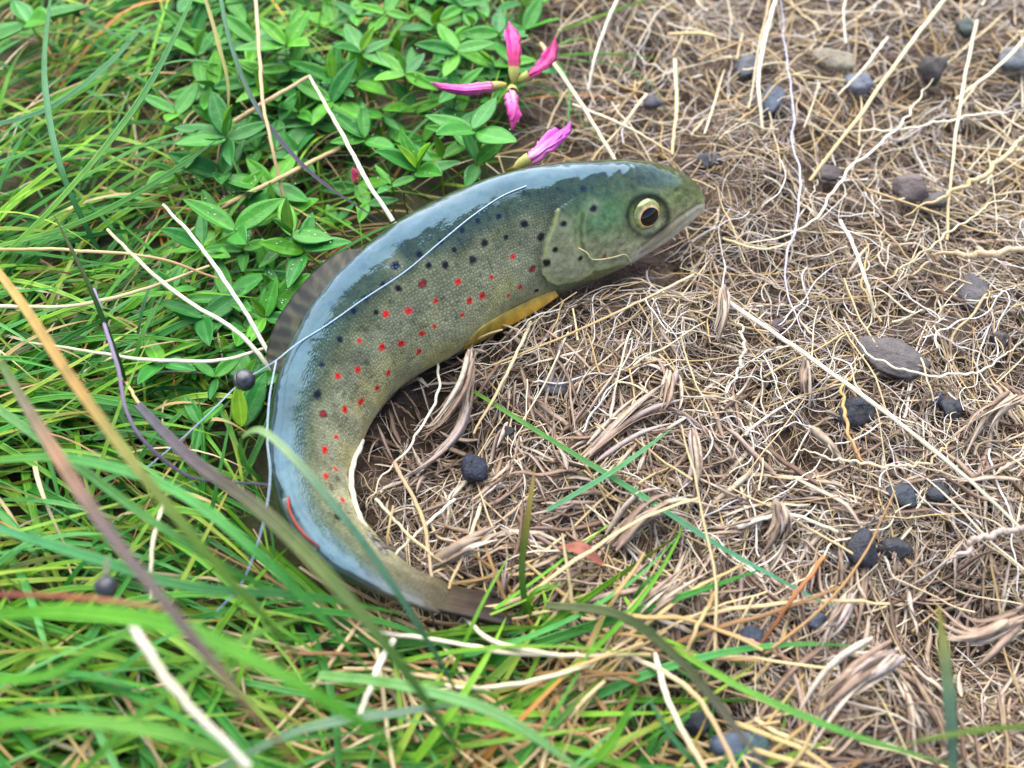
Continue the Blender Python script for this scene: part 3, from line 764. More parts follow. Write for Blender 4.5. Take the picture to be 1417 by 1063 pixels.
# loose short straw among the roots, most of it at the far side and below the tail
parts = []
UPPER = [(680, -260), (725, 60), (730, 200), (950, 215), (1000, 260), (1500, 330), (1750, 300), (1750, -260)]
STRC = [(226, 204, 160), (214, 190, 142), (232, 216, 180), (200, 172, 122), (190, 160, 112), (220, 206, 176)]
xy, _ = scatter(420, UPPER); K = len(xy)
pth, fd = walk(xy, rng.uniform(.8, 3.0, K), 8, .04, .0, lift=(.15, .55), heading=np.where(rng.random(K) < .6, rng.normal(.75, .5, K), rng.normal(-.5, .7, K)))
W = taper(K, 8, rng.uniform(.010, .028, K), .7); pth, W, cc = keep(pth, fd, W, rcol(K, STRC, .78)); parts.append(strands(pth, W, SEC_6, cc))
xy, _ = scatter(520, BARE_POLY); K = len(xy)
pth, fd = walk(xy, rng.uniform(.6, 2.6, K), 8, .05, .0, lift=(.2, .5)); W = taper(K, 8, rng.uniform(.009, .024, K), .7)
pth, W, cc = keep(pth, fd, W, rcol(K, STRC, .78)); parts.append(strands(pth, W, SEC_6, cc))
BELOW = [(470, 830), (620, 850), (760, 870), (900, 860), (1010, 900), (1060, 1000), (1040, 1200), (560, 1200), (480, 960)]
xy, pb = scatter(330, BELOW); K = len(xy)
pth, fd = walk(xy, rng.uniform(1.2, 4.5, K), 14, .07, .0, lift=(.2, 1.0), heading=rng.normal(0, .75, K) + math.pi * rng.integers(0, 2, K))
W = taper(K, 14, rng.uniform(.018, .045, K), .6); pth, W, cc = keep(pth, fd, W, rcol(K, [(206, 176, 116), (190, 156, 96), (222, 200, 150), (170, 132, 78), (150, 112, 66), (214, 190, 140)], .75)); parts.append(strands(pth, W, SEC_STRIP * [1, 2.5], cc))
stuff('straw_litter', 'short loose pieces of pale straw strewn over the roots', 'straw', parts, M['straw'])
# soil crumbs
parts = []
xy, _ = scatter(2600, BARE_POLY); K = len(xy); r_ = rng.uniform(.02, .09, K)
zz = ground(xy[:, 0], xy[:, 1]) + rng.uniform(.0, .22, K) * smooth(0, .5, fish_dist(xy[:, 0], xy[:, 1]))
pth = np.stack([np.stack([xy[:, 0] + (q - .5) * 1.6 * r_, xy[:, 1] + rng.normal(0, .2, K) * r_, zz], -1) for q in np.linspace(0, 1, 5)], 1)
W = r_[:, None] * np.array([.25, .85, 1, .8, .2])[None] * rng.uniform(.7, 1.2, (K, 5)); parts.append(strands(pth, W, SEC_6, rcol(K, [(96, 76, 62), (120, 100, 84), (76, 60, 50), (136, 120, 108)], .8)))
stuff('soil_crumbs', 'small brown crumbs of soil between the roots', 'soil', parts, M['dry'])

# ------------------------------------------------------------------ turf (uncountable): short and lying blades on the left
def blade_arcs(base, hd, length, rise, n, droop=1.0, curl=.0):
    """arched blades from base points, heading hd, ground length, peak height"""
    K = len(base); q = np.linspace(0, 1, n)[None]
    H = hd[:, None] + curl * rng.normal(0, 1, (K, 1)) * q
    stp = length[:, None] / (n - 1)
    x = base[:, :1] + np.cumsum(np.cos(H) * stp, 1); y = base[:, 1:2] + np.cumsum(np.sin(H) * stp, 1)
    z = ground(base[:, 0], base[:, 1])[:, None] - .1 + rise[:, None] * (1 - (1 - q) ** 2) * (1 - droop * .55 * q ** 2)
    return np.stack([x, y, z], -1)
GRC = [(96, 176, 56), (122, 196, 58), (74, 160, 58), (92, 178, 88), (146, 206, 60), (62, 142, 50), (112, 188, 100), (160, 208, 80), (172, 204, 74), (128, 190, 50)]
def gradcol(K, n, pal, k=.82):
    c0 = rcol(K, pal, k, .10); tipc = np.where(rng.random((K, 1)) < .16, lin((196, 170, 70), .7), c0 * [1.1, 1.05, .95]); q = smooth(.55, 1, np.linspace(0, 1, n))[None, :, None]
    basec = c0 * [1.0, .95, .75]
    b = smooth(.25, 0, np.linspace(0, 1, n))[None, :, None]
    return c0[:, None] * (1 - q) * (1 - b) + tipc[:, None] * q + basec[:, None] * b * (1 - q)
PROF = lambda n: (1 - np.linspace(0, 1, n) ** 2.4) * .96 + .04
def clear_fish(pth, W, cc, zmin=.0):
    fd = np.stack([fish_dist(pth[:, q, 0], pth[:, q, 1]) for q in range(0, pth.shape[1], 2)], 1)
    ok = fd.min(1) > .25
    return pth[ok], W[ok], cc[ok]
def turf_batch(n_, poly, hdm, hds, ln, rs, wd, pal, nseg=14, curl=.35, k=.82, box=(-420, -280, 1200, 1450), flip=False):
    xy, px_ = scatter(n_, poly, box); K = len(xy)
    hd = hdm(px_[:, 0], px_[:, 1]) + rng.normal(0, hds, K)
    pth = blade_arcs(xy, hd, rng.uniform(*ln, K), rng.uniform(*rs, K), nseg, rng.uniform(.6, 1.4, K)[:, None], curl)
    W = rng.uniform(*wd, K)[:, None] * PROF(nseg)[None]
    pth, W, cc = clear_fish(pth, W, gradcol(K, nseg, pal, k))
    # keep the blades off the lens
    ok = depth(pth).min(1) > 9.5
    pth, W, cc = pth[ok], W[ok], cc[ok]
    return strands(pth, W, SEC_BLADE, cc, twist=rng.normal(0, .35, (len(pth), 1)) + np.linspace(0, 1, nseg)[None] * rng.normal(0, .7, (len(pth), 1)))
LEFT_TOP = [(-420, -280), (330, -280), (300, 60), (240, 220), (180, 330), (230, 420), (330, 470), (340, 620), (-420, 700)]
LEFT_LOW = [(-420, 420), (260, 470), (330, 560), (360, 700), (430, 800), (520, 880), (620, 980), (680, 1450), (-420, 1450)]
CLOV = [(215, 0), (330, -60), (700, -60), (735, 20), (720, 120), (700, 200), (640, 225), (560, 265), (470, 325), (390, 400), (355, 520), (330, 640), (215, 560), (230, 420), (265, 300), (215, 180)]
parts = [
    turf_batch(270, CLOV, lambda x, y: .6 + 0 * x, 1.2, (1.5, 4.5), (.6, 2.0), (.018, .045), GRC, curl=.6),
    turf_batch(760, LEFT_TOP, lambda x, y: .55 + 0 * x, .5, (2.0, 6.0), (.4, 1.7), (.035, .078), GRC, curl=.5),
    turf_batch(240, LEFT_TOP, lambda x, y: -.5 + 0 * x, .7, (2.0, 5.0), (.5, 1.8), (.032, .07), GRC, curl=.5),
    turf_batch(1000, LEFT_LOW, lambda x, y: -.25 + 0 * x, .45, (2.5, 6.5), (.7, 2.3), (.032, .098), GRC, curl=.5),
    turf_batch(260, LEFT_LOW, lambda x, y: .5 + 0 * x, .6, (2.0, 5.0), (.6, 2.2), (.035, .08), GRC, curl=.5),
    turf_batch(70, BELOW, lambda x, y: 1.2 + 0 * x, 1.2, (.8, 2.2), (.4, 1.4), (.03, .06), GRC, curl=.6)]
stuff('grass', 'thick green grass with wet blades on the left of the fish', 'grass', parts, M['grass'])
DRYC = [(206, 180, 120), (222, 200, 150), (190, 160, 104), (210, 150, 70), (176, 142, 92), (226, 210, 172)]
parts = [
    turf_batch(480, LEFT_TOP, lambda x, y: .6 + 0 * x, .9, (1.5, 4.5), (.2, 1.5), (.014, .042), DRYC, curl=.5, k=.72),
    turf_batch(400, LEFT_LOW, lambda x, y: -.4 + 0 * x, .8, (1.5, 4.5), (.3, 2.1), (.02, .05), DRYC, curl=.5, k=.72),
    turf_batch(170, CLOV, lambda x, y: .3 + 0 * x, 1.5, (1.0, 3.5), (.5, 1.8), (.012, .028), DRYC, curl=.5, k=.75),
    turf_batch(130, [(200, 150), (420, 100), (560, 200), (500, 330), (380, 420), (200, 420)], lambda x, y: .3 + 0 * x, 1.2, (1.0, 3.0), (.1, .6), (.018, .04), DRYC, curl=.4, k=.65)]
stuff('dead_grass', 'dry yellow and straw coloured blades mixed into the green turf', 'grass', parts, M['straw'])

# ------------------------------------------------------------------ clover
def leaf_mesh(fold, bend, wide, n=15, kcol=(76, 160, 66)):
    q = np.linspace(0, 1, n)
    pth = np.stack([q, 0 * q, bend * (q - .4 * q ** 2) * .5], -1)[None]
    W = wide * (np.sin(np.pi * np.clip(q, 0, 1) ** .82) ** .8) * (1 - .12 * q) + .012
    sec = SEC_LEAF.copy(); sec[:, 1] = sec[:, 1] * fold
    sec[7:, 1] = sec[1:6, 1][::-1] - .05
    V, F, C_, s_ = strands(pth, W[None], sec, np.array([lin(kcol, .72)]))
    me = mesh_np('leaflet', V, F, C_, s_); me.materials.append(M['clover']); return me
LEAVES = [leaf_mesh(f_, b_, w_) for f_, b_, w_ in ((.8, .05, .21), (1.3, -.25, .19), (.5, -.35, .25), (1.6, .15, .18), (1.0, -.5, .22), (.6, .1, .27), (1.9, -.7, .2), (1.2, .4, .23), (.9, -.9, .19))]
YOUNG = [leaf_mesh(2.6, .25, .17, kcol=(136, 196, 62)), leaf_mesh(1.8, .1, .20, kcol=(116, 188, 66)), leaf_mesh(2.2, -.2, .18, kcol=(126, 190, 84))]
LEAFPTS = []
def sprig(px, py, z, size, n_leaf, az, label, group, young=0, pitch=(.05, .55), tops=None, cat='clover'):
    top = P(px, py, z)
    zb = float(ground(np.array([top[0]]), np.array([top[1]]))[0]) - .05
    base = np.array([top[0] + rng.normal(0, .25), top[1] + rng.normal(0, .25), zb])
    e = empty('clover_sprig', base, label, cat, group)
    mid_ = (base + top) / 2 + np.r_[rng.normal(0, .12, 2), 0]
    pth = spline([base, mid_, top], 8)[None]
    V, F, C_, s_ = strands(pth, np.full((1, 8), .022), SEC_6, np.array([lin((120, 160, 64), .7)]))
    link('stem', mesh_np('stem', V - base, F, C_, s_), M['clover'], e)
    for q in range(n_leaf):
        yng = q < young
        o = bpy.data.objects.new('leaflet', random.choice(YOUNG if yng else LEAVES)); sc.collection.objects.link(o); o.parent = e
        a_ = az + q * (2 * math.pi / max(n_leaf - young, 1) if not yng else 2.2) + rng.normal(0, .25)
        pt = rng.uniform(.9, 1.3) if yng else rng.uniform(*pitch)
        s = size * 1.02 * rng.uniform(.85, 1.15) * (.75 if yng else 1)
        rot = Matrix.Rotation(a_, 4, 'Z') @ Matrix.Rotation(-pt, 4, 'Y') @ Matrix.Rotation(rng.normal(0, .22), 4, 'X')
        loc = Vector((top - base + np.array([0, 0, -.03 * q])) * S)
        o.matrix_local = Matrix.Translation(loc) @ rot @ Matrix.Scale(s, 4)
        if not yng:
            m3 = np.array(rot.to_3x3()); LEAFPTS.append((top, m3, s))
    return e
G1 = 'clover sprigs in the patch above the fish'
HEROES = [
    (577, 232, 1.35, .92, 6, .3, 2, 'big clover sprig with bright upright young leaflets just above the middle of the back'),
    (655, 178, 1.9, 1.0, 4, 1.0, 0, 'clover sprig with broad wet leaflets directly below the pink flower head'),
    (312, 186, 1.5, .95, 6, .2, 1, 'spreading clover sprig at the foot of the yellowish stalk, left of the patch'),
    (325, 318, 1.4, 1.15, 3, .7, 0, 'clover leaf with three long narrow leaflets beside the forked white straw'),
    (402, 322, 1.2, .85, 5, 1.9, 2, 'upright clover sprig with bright green tip close to the dorsal fin'),
    (420, 345, 1.0, .9, 4, 0.0, 0, 'dark clover sprig touching the front of the dorsal fin'),
    (395, 62, 1.5, 1.0, 4, 2.2, 0, 'large leaved clover sprig at the top beside the tan stalk'),
    (462, 112, 1.2, .95, 4, 1.2, 1, 'clover sprig beside the kink of the bent dry stalk'),
    (500, 70, 1.4, .9, 5, .6, 1, 'dewy clover sprig near the top edge, in line with the white straw'),
    (560, 100, 1.3, .85, 5, 2.5, 1, 'clover sprig with small yellow green tips left of the lone pink petal'),
    (632, 70, 1.5, .9, 4, .2, 0, 'clover sprig right behind the upright pink floret'),
    (690, 45, 1.2, .8, 3, 1.6, 0, 'small clover sprig at the corner of the patch nearest the dry ground'),
    (505, 190, 1.1, .85, 4, .9, 0, 'clover sprig half covered by the white straw above the fish'),
    (660, 225, 1.2, .8, 3, .1, 0, 'clover leaf with water drops touching the back below the lower petal'),
    (335, 590, 1.1, .95, 2, 1.4, 1, 'narrow dark clover leaf below the near lead shot'),
    (280, 440, 1.0, 1.0, 3, 2.9, 0, 'clover leaf lying among the pale straws left of the dorsal fin'),
    (40, 30, 1.6, 1.3, 4, -1.0, 0, 'dark broad leaved clover sprig in the far left corner'),
]
for px, py, z, s, n_, az, yg, lab in HEROES: sprig(px, py, z, s, n_, az, lab, None, yg)
pts = []
tries = 0
while len(pts) < 104 and tries < 9000:
    tries += 1
    x, y = rng.uniform(200, 740), rng.uniform(-60, 640)
    if not in_poly(np.array([x]), np.array([y]), CLOV)[0]: continue
    if any((x - a_) ** 2 + (y - b_) ** 2 < (22 + .018 * y) ** 2 for a_, b_ in pts): continue
    pts.append((x, y))
LMK = [(705, 110, 'the pink flower head'), (750, 200, 'the lone pink floret'), (610, 118, 'the leftmost pink floret'), (430, 105, 'the kink of the dry stalk'), (360, 100, 'the tan stalk'),
       (312, 60, 'the yellowish stalk'), (490, 215, 'the white straw'), (450, 250, 'the dark purple stem'), (250, 300, 'the fan of white straws'), (420, 410, 'the dorsal fin'),
       (338, 525, 'the lead shot by the fin'), (600, 275, 'the middle of the back'), (577, 232, 'the sprig with bright young leaflets'), (500, -10, 'the far edge of the photo'), (312, 186, 'the spreading clover sprig'), (300, 440, 'the lying clover leaf')]
USED = {}
def near_label(x, y):
    opts = sorted((math.hypot(x - a_, y - b_), q) for q, (a_, b_, _) in enumerate(LMK))
    for d_, q in opts[:16]:
        a_, b_, nm = LMK[q]; dx, dy = x - a_, y - b_
        side = ('right of ' if dx > 0 else 'left of ') if abs(dx) > abs(dy) else ('below ' if dy > 0 else 'above ')
        how = 'close ' if d_ < 55 else ('well ' if d_ > 105 else 'a little ')
        lab = 'low clover sprig among taller ones, ' + how + side + nm
        if lab not in USED: USED[lab] = 1; return lab
    return 'low clover sprig lost among its neighbours in the densest part of the patch'
for x, y in pts:
    z = rng.uniform(.3, 1.25)
    g = P(x, y, z)
    if float(fish_dist(np.array([g[0]]), np.array([g[1]]))[0]) < .45: continue
    sprig(x, y, z, rng.uniform(.5, 1.05), int(rng.integers(3, 6)), rng.uniform(0, 6.3), near_label(x, y), G1, int(rng.random() < .3))

# ------------------------------------------------------------------ flowers
def floret(parent, pp, wpx, c0, c1, base):
    n = 18; pth = spline([P(x, y, z) for x, y, z in pp], n); q = np.linspace(0, 1, n)
    w_ = wpx * .40 * depth(pth).mean() / FPX
    prof = np.interp(q, [0, .12, .3, .5, .7, .86, 1], [.40, .62, .80, .92, .84, .50, .08]) * (1 + .10 * rng.normal(0, 1, n))
    col = grad(q, [(0, lin((214, 196, 120))), (.25, lin(c0)), (.6, lin(c1)), (1, lin(c1) * .8)]) * (1 + .12 * rng.normal(0, 1, (n, 1)))
    # keel, then the banner petal folded over it like a trough with a flared, notched lip
    V, F, C_, s_ = strands(pth[None], (w_ * .5 * prof)[None], SEC_10 * [1, .8], (col * [1, 1.5, 1.15])[None])
    o = link('floret', mesh_np('floret', V - base, F, C_, s_), M['petal'], parent)
    for q_, (dx, dz, tw_, ln_, wf) in enumerate(((0, .30, .0, 1.0, 1.15), (.45, .10, .9, .92, .8), (-.45, .08, -.9, .86, .8), (.15, -.2, 2.6, .8, .7))):
        bp_ = pth[2:2 + int((n - 2) * ln_)]; m_ = len(bp_); u_ = np.linspace(0, 1, m_)
        bp_ = bp_ + np.array([dx * w_, .3 * dx * w_, dz * w_]) * (u_ ** .7)[:, None] + rng.normal(0, .05 * w_, (m_, 3)) * u_[:, None]
        sp_ = SEC_LEAF * [1, 1.9 if q_ == 0 else 1.3]; sp_[:, 1] = -sp_[:, 1]
        V, F, C_, s_ = strands(bp_[None], (w_ * wf * prof[2:2 + m_] * (1 + .3 * smooth(.6, .9, u_)))[None], sp_, (col[2:2 + m_] * rng.uniform(.85, 1.2))[None], twist=(tw_ * .6 + .5 * np.sin(u_ * 3 + q_))[None])
        link('petal', mesh_np('petal', V - base, F, C_, s_), M['petal'], o)
    # calyx cup with teeth around the foot
    cq = spline(pth[:5], 6)
    V, F, C_, s_ = strands(cq[None], (w_ * np.array([.3, .5, .64, .72, .76, .70]))[None], SEC_10, np.array([lin((186, 180, 96))]))
    link('calyx', mesh_np('calyx', V - base, F, C_, s_), M['petal'], o)
b0 = P(709, 128, 0.0)
f1 = empty('clover_flower', b0, 'magenta clover flower head of four open florets above the fish', 'flower')
V, F, C_, s_ = strands(spline([b0, P(708, 125, 1.0), P(709, 116, 1.75)], 8)[None], np.full((1, 8), .05), SEC_6, np.array([lin((150, 160, 80), .7)]))
link('stem', mesh_np('stem', V - b0, F, C_, s_), M['clover'], f1)
MG, PK, LV = (206, 22, 120), (222, 60, 150), (214, 110, 196)
floret(f1, [(711, 114, 1.75), (711, 92, 2.0), (710, 65, 2.25), (704, 32, 2.35)], 25, (226, 60, 110), (214, 36, 130), b0)
floret(f1, [(716, 112, 1.75), (736, 101, 1.95), (757, 84, 2.05), (768, 54, 2.25)], 22, (222, 40, 120), MG, b0)
floret(f1, [(700, 117, 1.75), (672, 120, 1.95), (640, 124, 2.0), (596, 116, 1.95)], 20, (220, 100, 150), (216, 50, 150), b0)
floret(f1, [(708, 120, 1.75), (710, 136, 1.9), (712, 155, 1.85), (709, 181, 1.6)], 26, (230, 130, 170), PK, b0)
b1 = P(700, 240, 0.0)
f2 = empty('clover_flower', b1, 'single pale pink floret leaning against the back of the fish', 'flower')
floret(f2, [(713, 232, 1.9), (732, 220, 2.15), (757, 200, 2.2), (790, 172, 2.1)], 30, (226, 120, 180), (186, 50, 160), b1)
V, F, C_, s_ = strands(spline([b1, P(704, 236, .9), P(713, 232, 1.9)], 8)[None], np.full((1, 8), .04), SEC_6, np.array([lin((150, 160, 80), .7)]))
link('stem', mesh_np('stem', V - b1, F, C_, s_), M['clover'], f2)
b2 = P(491, 262, 0.0)
f3 = empty('clover_flower', b2, 'tiny red tipped clover bud hidden in the patch above the dorsal fin', 'flower')
floret(f3, [(494, 256, .8), (491, 244, 1.1), (488, 232, 1.25)], 13, (200, 140, 80), (210, 60, 90), b2)

# ------------------------------------------------------------------ single blades, stalks and straws that can be told apart
def hero(name, pts_, wpx, cols, label, cat, mat='grass', sec=SEC_BLADE, prof='blade', n=40, group=None, tw=0.0, wig=0.0):
    """pts_ = (px, py, height) control points; cols = list of colours along the length"""
    ctl = np.array([P(x, y, z) for x, y, z in pts_]); pth = spline(ctl, n)
    if wig:
        q = np.linspace(0, 1, n); ph = rng.uniform(0, 6, 4)
        for k_, f_ in enumerate((9, 23, 41, 67, 110)):
            env = wig * (1, .9, .7, .5, .35)[k_] * vnoise(q * 6 + 9 * k_, ph[0] * 20 + 0 * q, 1.0, 50 + k_)
            pth[:, 0] += env * np.sin(q * f_ + ph[k_ % 4]); pth[:, 1] += env * np.sin(q * f_ * 1.13 + ph[(k_ + 2) % 4])
    dmid = depth(pth)
    q = np.linspace(0, 1, n)
    pr = {'blade': np.interp(q, [0, .1, .5, .8, 1], [.75, .9, 1, .75, .06]), 'stalk': np.interp(q, [0, .5, 1], [1, .9, .7]), 'both': np.interp(q, [0, .2, .5, .8, 1], [.2, .8, 1, .8, .15]), 'even': np.ones(n)}[prof]
    W = (wpx / 2 * dmid.mean() / FPX) * pr * (1 + .22 * (vnoise(q * 9, 0 * q + wpx * 3.3 + pts_[0][0], 1.0, 61) - .5))
    cs = np.array([lin(c_, .74) for c_ in cols]); col = np.stack([np.interp(q, np.linspace(0, 1, len(cs)), cs[:, k_]) for k_ in range(3)], -1)
    twv = (tw * q)[None] if tw else None
    V, F, C_, s_ = strands(pth[None], W[None], sec, col[None], twist=twv)
    return centred(name, V, F, C_, s_, M[mat], label=label, cat=cat, group=group)

g1, g2, g3, g4 = (96, 172, 66), (70, 150, 74), (120, 184, 70), (110, 176, 120)
pale, tan, brown, wht, gry, pur = (232, 218, 184), (206, 176, 124), (150, 112, 74), (238, 230, 212), (140, 128, 128), (110, 96, 128)
BL = [
 # far and left, in focus or nearly
 ([(-40, 395, .8), (70, 292, 2.0), (180, 160, 2.6), (285, -40, 3.0)], 12, [g3, g3, g2, g1], 'long pale green blade crossing the far left corner diagonally'),
 ([(135, 345, .6), (95, 262, 1.6), (64, 130, 2.2), (72, -30, 2.6)], 10, [g2, g4, g2], 'bluish green blade standing upright near the far left corner'),
 ([(330, 655, .3), (345, 605, 1.2)], 8, [g3, g1], 'short bright stem below the near lead shot'),
 ([(188, 568, .5), (165, 500, 1.8), (130, 410, 2.6), (72, 292, 3.0)], 8, [(60, 110, 40), (50, 100, 36), (90, 90, 40)], 'thin dark green stalk leaning left of the pale straws'),
 ([(0, 320, .8), (110, 250, 1.5), (230, 190, 1.7), (300, 175, 1.4)], 9, [g2, g1, g1], 'green blade pointing into the spreading clover sprig'),
 ([(-30, 350, 1.0), (130, 300, 1.6), (250, 230, 1.8), (305, 190, 1.6)], 10, [g3, g1, g2], 'second green blade pointing at the yellowish stalk, under the first'),
 ([(-30, 180, 1.0), (70, 150, 1.6), (150, 90, 1.6), (210, 20, 1.5)], 13, [(96, 150, 110), (80, 150, 90), g2], 'broad grey green blade low in the far left corner'),
 ([(55, -20, 1.0), (150, 45, 1.6), (240, 80, 1.4)], 9, [(60, 120, 40), (70, 140, 50)], 'short dark green blade sloping right at the top left'),
 ([(300, -30, 2.6), (322, 70, 2.2), (362, 160, 1.8), (425, 235, 1.3), (535, 312, .8)], 8, [g4, (90, 140, 110), pur, (70, 66, 76)], 'long stem turning from green to dark purple, ending at the back'),
 ([(275, -30, 2.3), (302, 60, 2.2), (316, 120, 1.9), (313, 190, 1.4)], 7, [(180, 180, 110), (196, 190, 110), (160, 170, 90)], 'yellowish green stalk coming down into the left clover sprig'),
 ([(190, 470, .8), (200, 420, 1.4), (225, 360, 1.6)], 7, [g4, g2], 'short wet blade between the pale straws on the left'),
 ([(180, 540, .5), (195, 470, 1.2), (230, 400, 1.4)], 8, [g1, g1], 'curved green blade next to the leaning dark stalk'),
 # loop over the tail
 ([(362, 668, .8), (338, 640, 2.2), (336, 607, 3.2), (360, 596, 3.7), (400, 628, 3.9), (455, 690, 3.7), (520, 775, 3.3), (575, 860, 2.9), (625, 945, 2.4), (645, 1000, 1.6)], 13, [(110, 180, 90), g3, (170, 200, 150), (110, 160, 130), (70, 120, 80), (56, 110, 56)], 'looped green blade arching over the rear of the fish'),
 # right of the fish
 ([(652, 540, .5), (760, 608, .95), (880, 682, .95), (1010, 765, .9), (1182, 856, .7)], 10, [(120, 176, 70), (90, 160, 80), (96, 170, 126), (110, 184, 150)], 'long bluish green blade lying across the dry roots'),
 ([(757, 707, .6), (850, 652, 1.1), (932, 592, 1.0)], 10, [(120, 190, 140), (110, 184, 120), g4], 'short pale green blade crossing over the long blade on the roots'),
 ([(728, 850, .5), (722, 790, 1.2), (731, 710, 2.0), (741, 640, 2.4)], 12, [(90, 150, 50), (110, 150, 60), (170, 160, 70), (210, 180, 110)], 'upright sprout with a brownish tip right of the tail fin'),
 ([(735, 856, .5), (732, 832, 1.0), (745, 815, 1.3), (778, 810, 1.2)], 9, [(120, 180, 50), (140, 200, 60), g3], 'small curled bright green sprout at the tip of the tail fin'),
 # foreground right
 ([(905, 880, .5), (1040, 960, 1.6), (1180, 1018, 2.0), (1330, 1062, 2.0)], 13, [(150, 190, 60), g3, g1, (120, 160, 80)], 'bright green blade running off the bottom right over fibre litter'),
 ([(1318, 1075, 1.6), (1312, 960, 2.6), (1298, 835, 3.3)], 22, [(120, 150, 130), (130, 164, 130), (190, 180, 80)], 'broad grey green blade tip standing up at the bottom right'),
 ([(1450, 1005, 2.4), (1360, 1010, 2.8), (1245, 1030, 2.9)], 11, [(110, 140, 50), (120, 150, 60)], 'olive blade entering from the right at the bottom'),
 ([(770, 1100, .8), (850, 1022, 1.6), (884, 950, 2.2)], 15, [g1, (130, 200, 60), (120, 190, 60)], 'bright green kinked blade in the straw at the bottom middle'),
 ([(755, 838, .7), (850, 850, 1.6), (930, 905, 2.6), (1000, 985, 3.4), (1080, 1090, 3.8)], 19, [(130, 140, 100), (80, 100, 60), (84, 90, 60), (96, 84, 80)], 'blurred dark olive blade curving off the bottom edge'),
 ([(985, 1080, 1.0), (930, 1020, 1.6), (893, 960, 1.8)], 9, [g2, g4], 'thin green blade beside the bright kinked one'),
 # foreground left
 ([(-40, 330, 3.0), (30, 420, 4.2), (110, 540, 5.2), (200, 660, 5.6), (290, 770, 5.2), (380, 870, 4.4), (450, 960, 3.0)], 17, [(222, 190, 120), (220, 186, 110), (200, 160, 90), (120, 160, 60), (110, 160, 60)], 'blurred tan blade turning green, crossing the left edge downwards'),
 ([(0, 500, 3.5), (60, 600, 5.0), (150, 735, 6.2), (250, 860, 6.6), (350, 985, 6.4), (440, 1090, 5.6)], 21, [(110, 150, 80), (150, 140, 120), (190, 150, 120), (130, 110, 110), (110, 92, 92), (196, 160, 80)], 'wide blurred greyish brown blade in the near left corner'),
 ([(190, 560, 2.2), (270, 640, 3.6), (370, 715, 4.6), (460, 805, 5.0), (540, 900, 4.8), (610, 1000, 4.2), (660, 1090, 3.2)], 22, [(120, 116, 130), (122, 112, 122), (116, 106, 96), (110, 130, 60), (86, 130, 54), (80, 130, 50)], 'wide blurred grey to green blade passing in front of the tail'),
 ([(-40, 640, 2.6), (120, 640, 3.8), (260, 690, 4.2), (360, 770, 4.0), (440, 850, 3.2), (520, 940, 2.0)], 19, [g3, (110, 190, 100), (100, 190, 90), g1], 'broad bright blade arching from the left edge to below the tail'),
 ([(-40, 540, 2.4), (100, 640, 3.4), (240, 740, 3.8), (340, 800, 3.2), (420, 830, 2.2)], 16, [(130, 180, 110), (110, 180, 90), g1], 'pale blurred blade under the tan one on the left'),
 ([(-40, 720, 2.4), (120, 770, 3.4), (260, 812, 3.6), (420, 825, 3.0), (560, 850, 1.6)], 17, [(100, 180, 120), (90, 176, 100), g2, g1], 'bluish green blade running right beneath the looped one'),
 ([(-40, 855, 4.0), (130, 850, 5.4), (280, 880, 6.0), (400, 940, 6.0), (500, 1000, 5.6), (600, 1080, 4.8)], 26, [(100, 180, 60), (120, 200, 60), (110, 190, 50), (90, 170, 50)], 'very broad blurred bright green blade along the bottom left'),
 ([(-40, 940, 3.0), (80, 930, 4.0), (170, 880, 4.4), (250, 840, 4.2)], 17, [(110, 190, 60), (120, 196, 70)], 'blurred green blade rising from the bottom left corner'),
 ([(440, 935, 1.6), (560, 950, 2.4), (690, 990, 2.8), (830, 1085, 2.6)], 19, [(150, 210, 120), (140, 200, 120), (120, 180, 100)], 'pale green blade slanting down through the straw at the bottom'),
 ([(-40, 1010, 4.0), (120, 1000, 4.8), (280, 1030, 4.8), (420, 1090, 4.4)], 22, [(110, 180, 60), (120, 190, 70), (100, 170, 60)], 'blurred green blade lying lowest in the bottom left'),
 ([(100, 1085, 3.2), (200, 985, 3.8), (330, 890, 3.8), (430, 850, 3.0)], 14, [(100, 170, 60), (110, 180, 60), (130, 170, 80)], 'green blade rising to the right across the near left corner'),
 ([(270, 1085, 2.2), (420, 1010, 2.8), (560, 985, 2.6), (640, 975, 2.0)], 15, [(120, 160, 110), (140, 180, 140), (150, 170, 150)], 'grey green blade lying flat under the broad blurred one'),
]
for pts_, wp, cols, lab in BL: hero('grass_blade', pts_, wp * .86, cols, lab, 'grass blade', tw=rng.normal(0, .25))

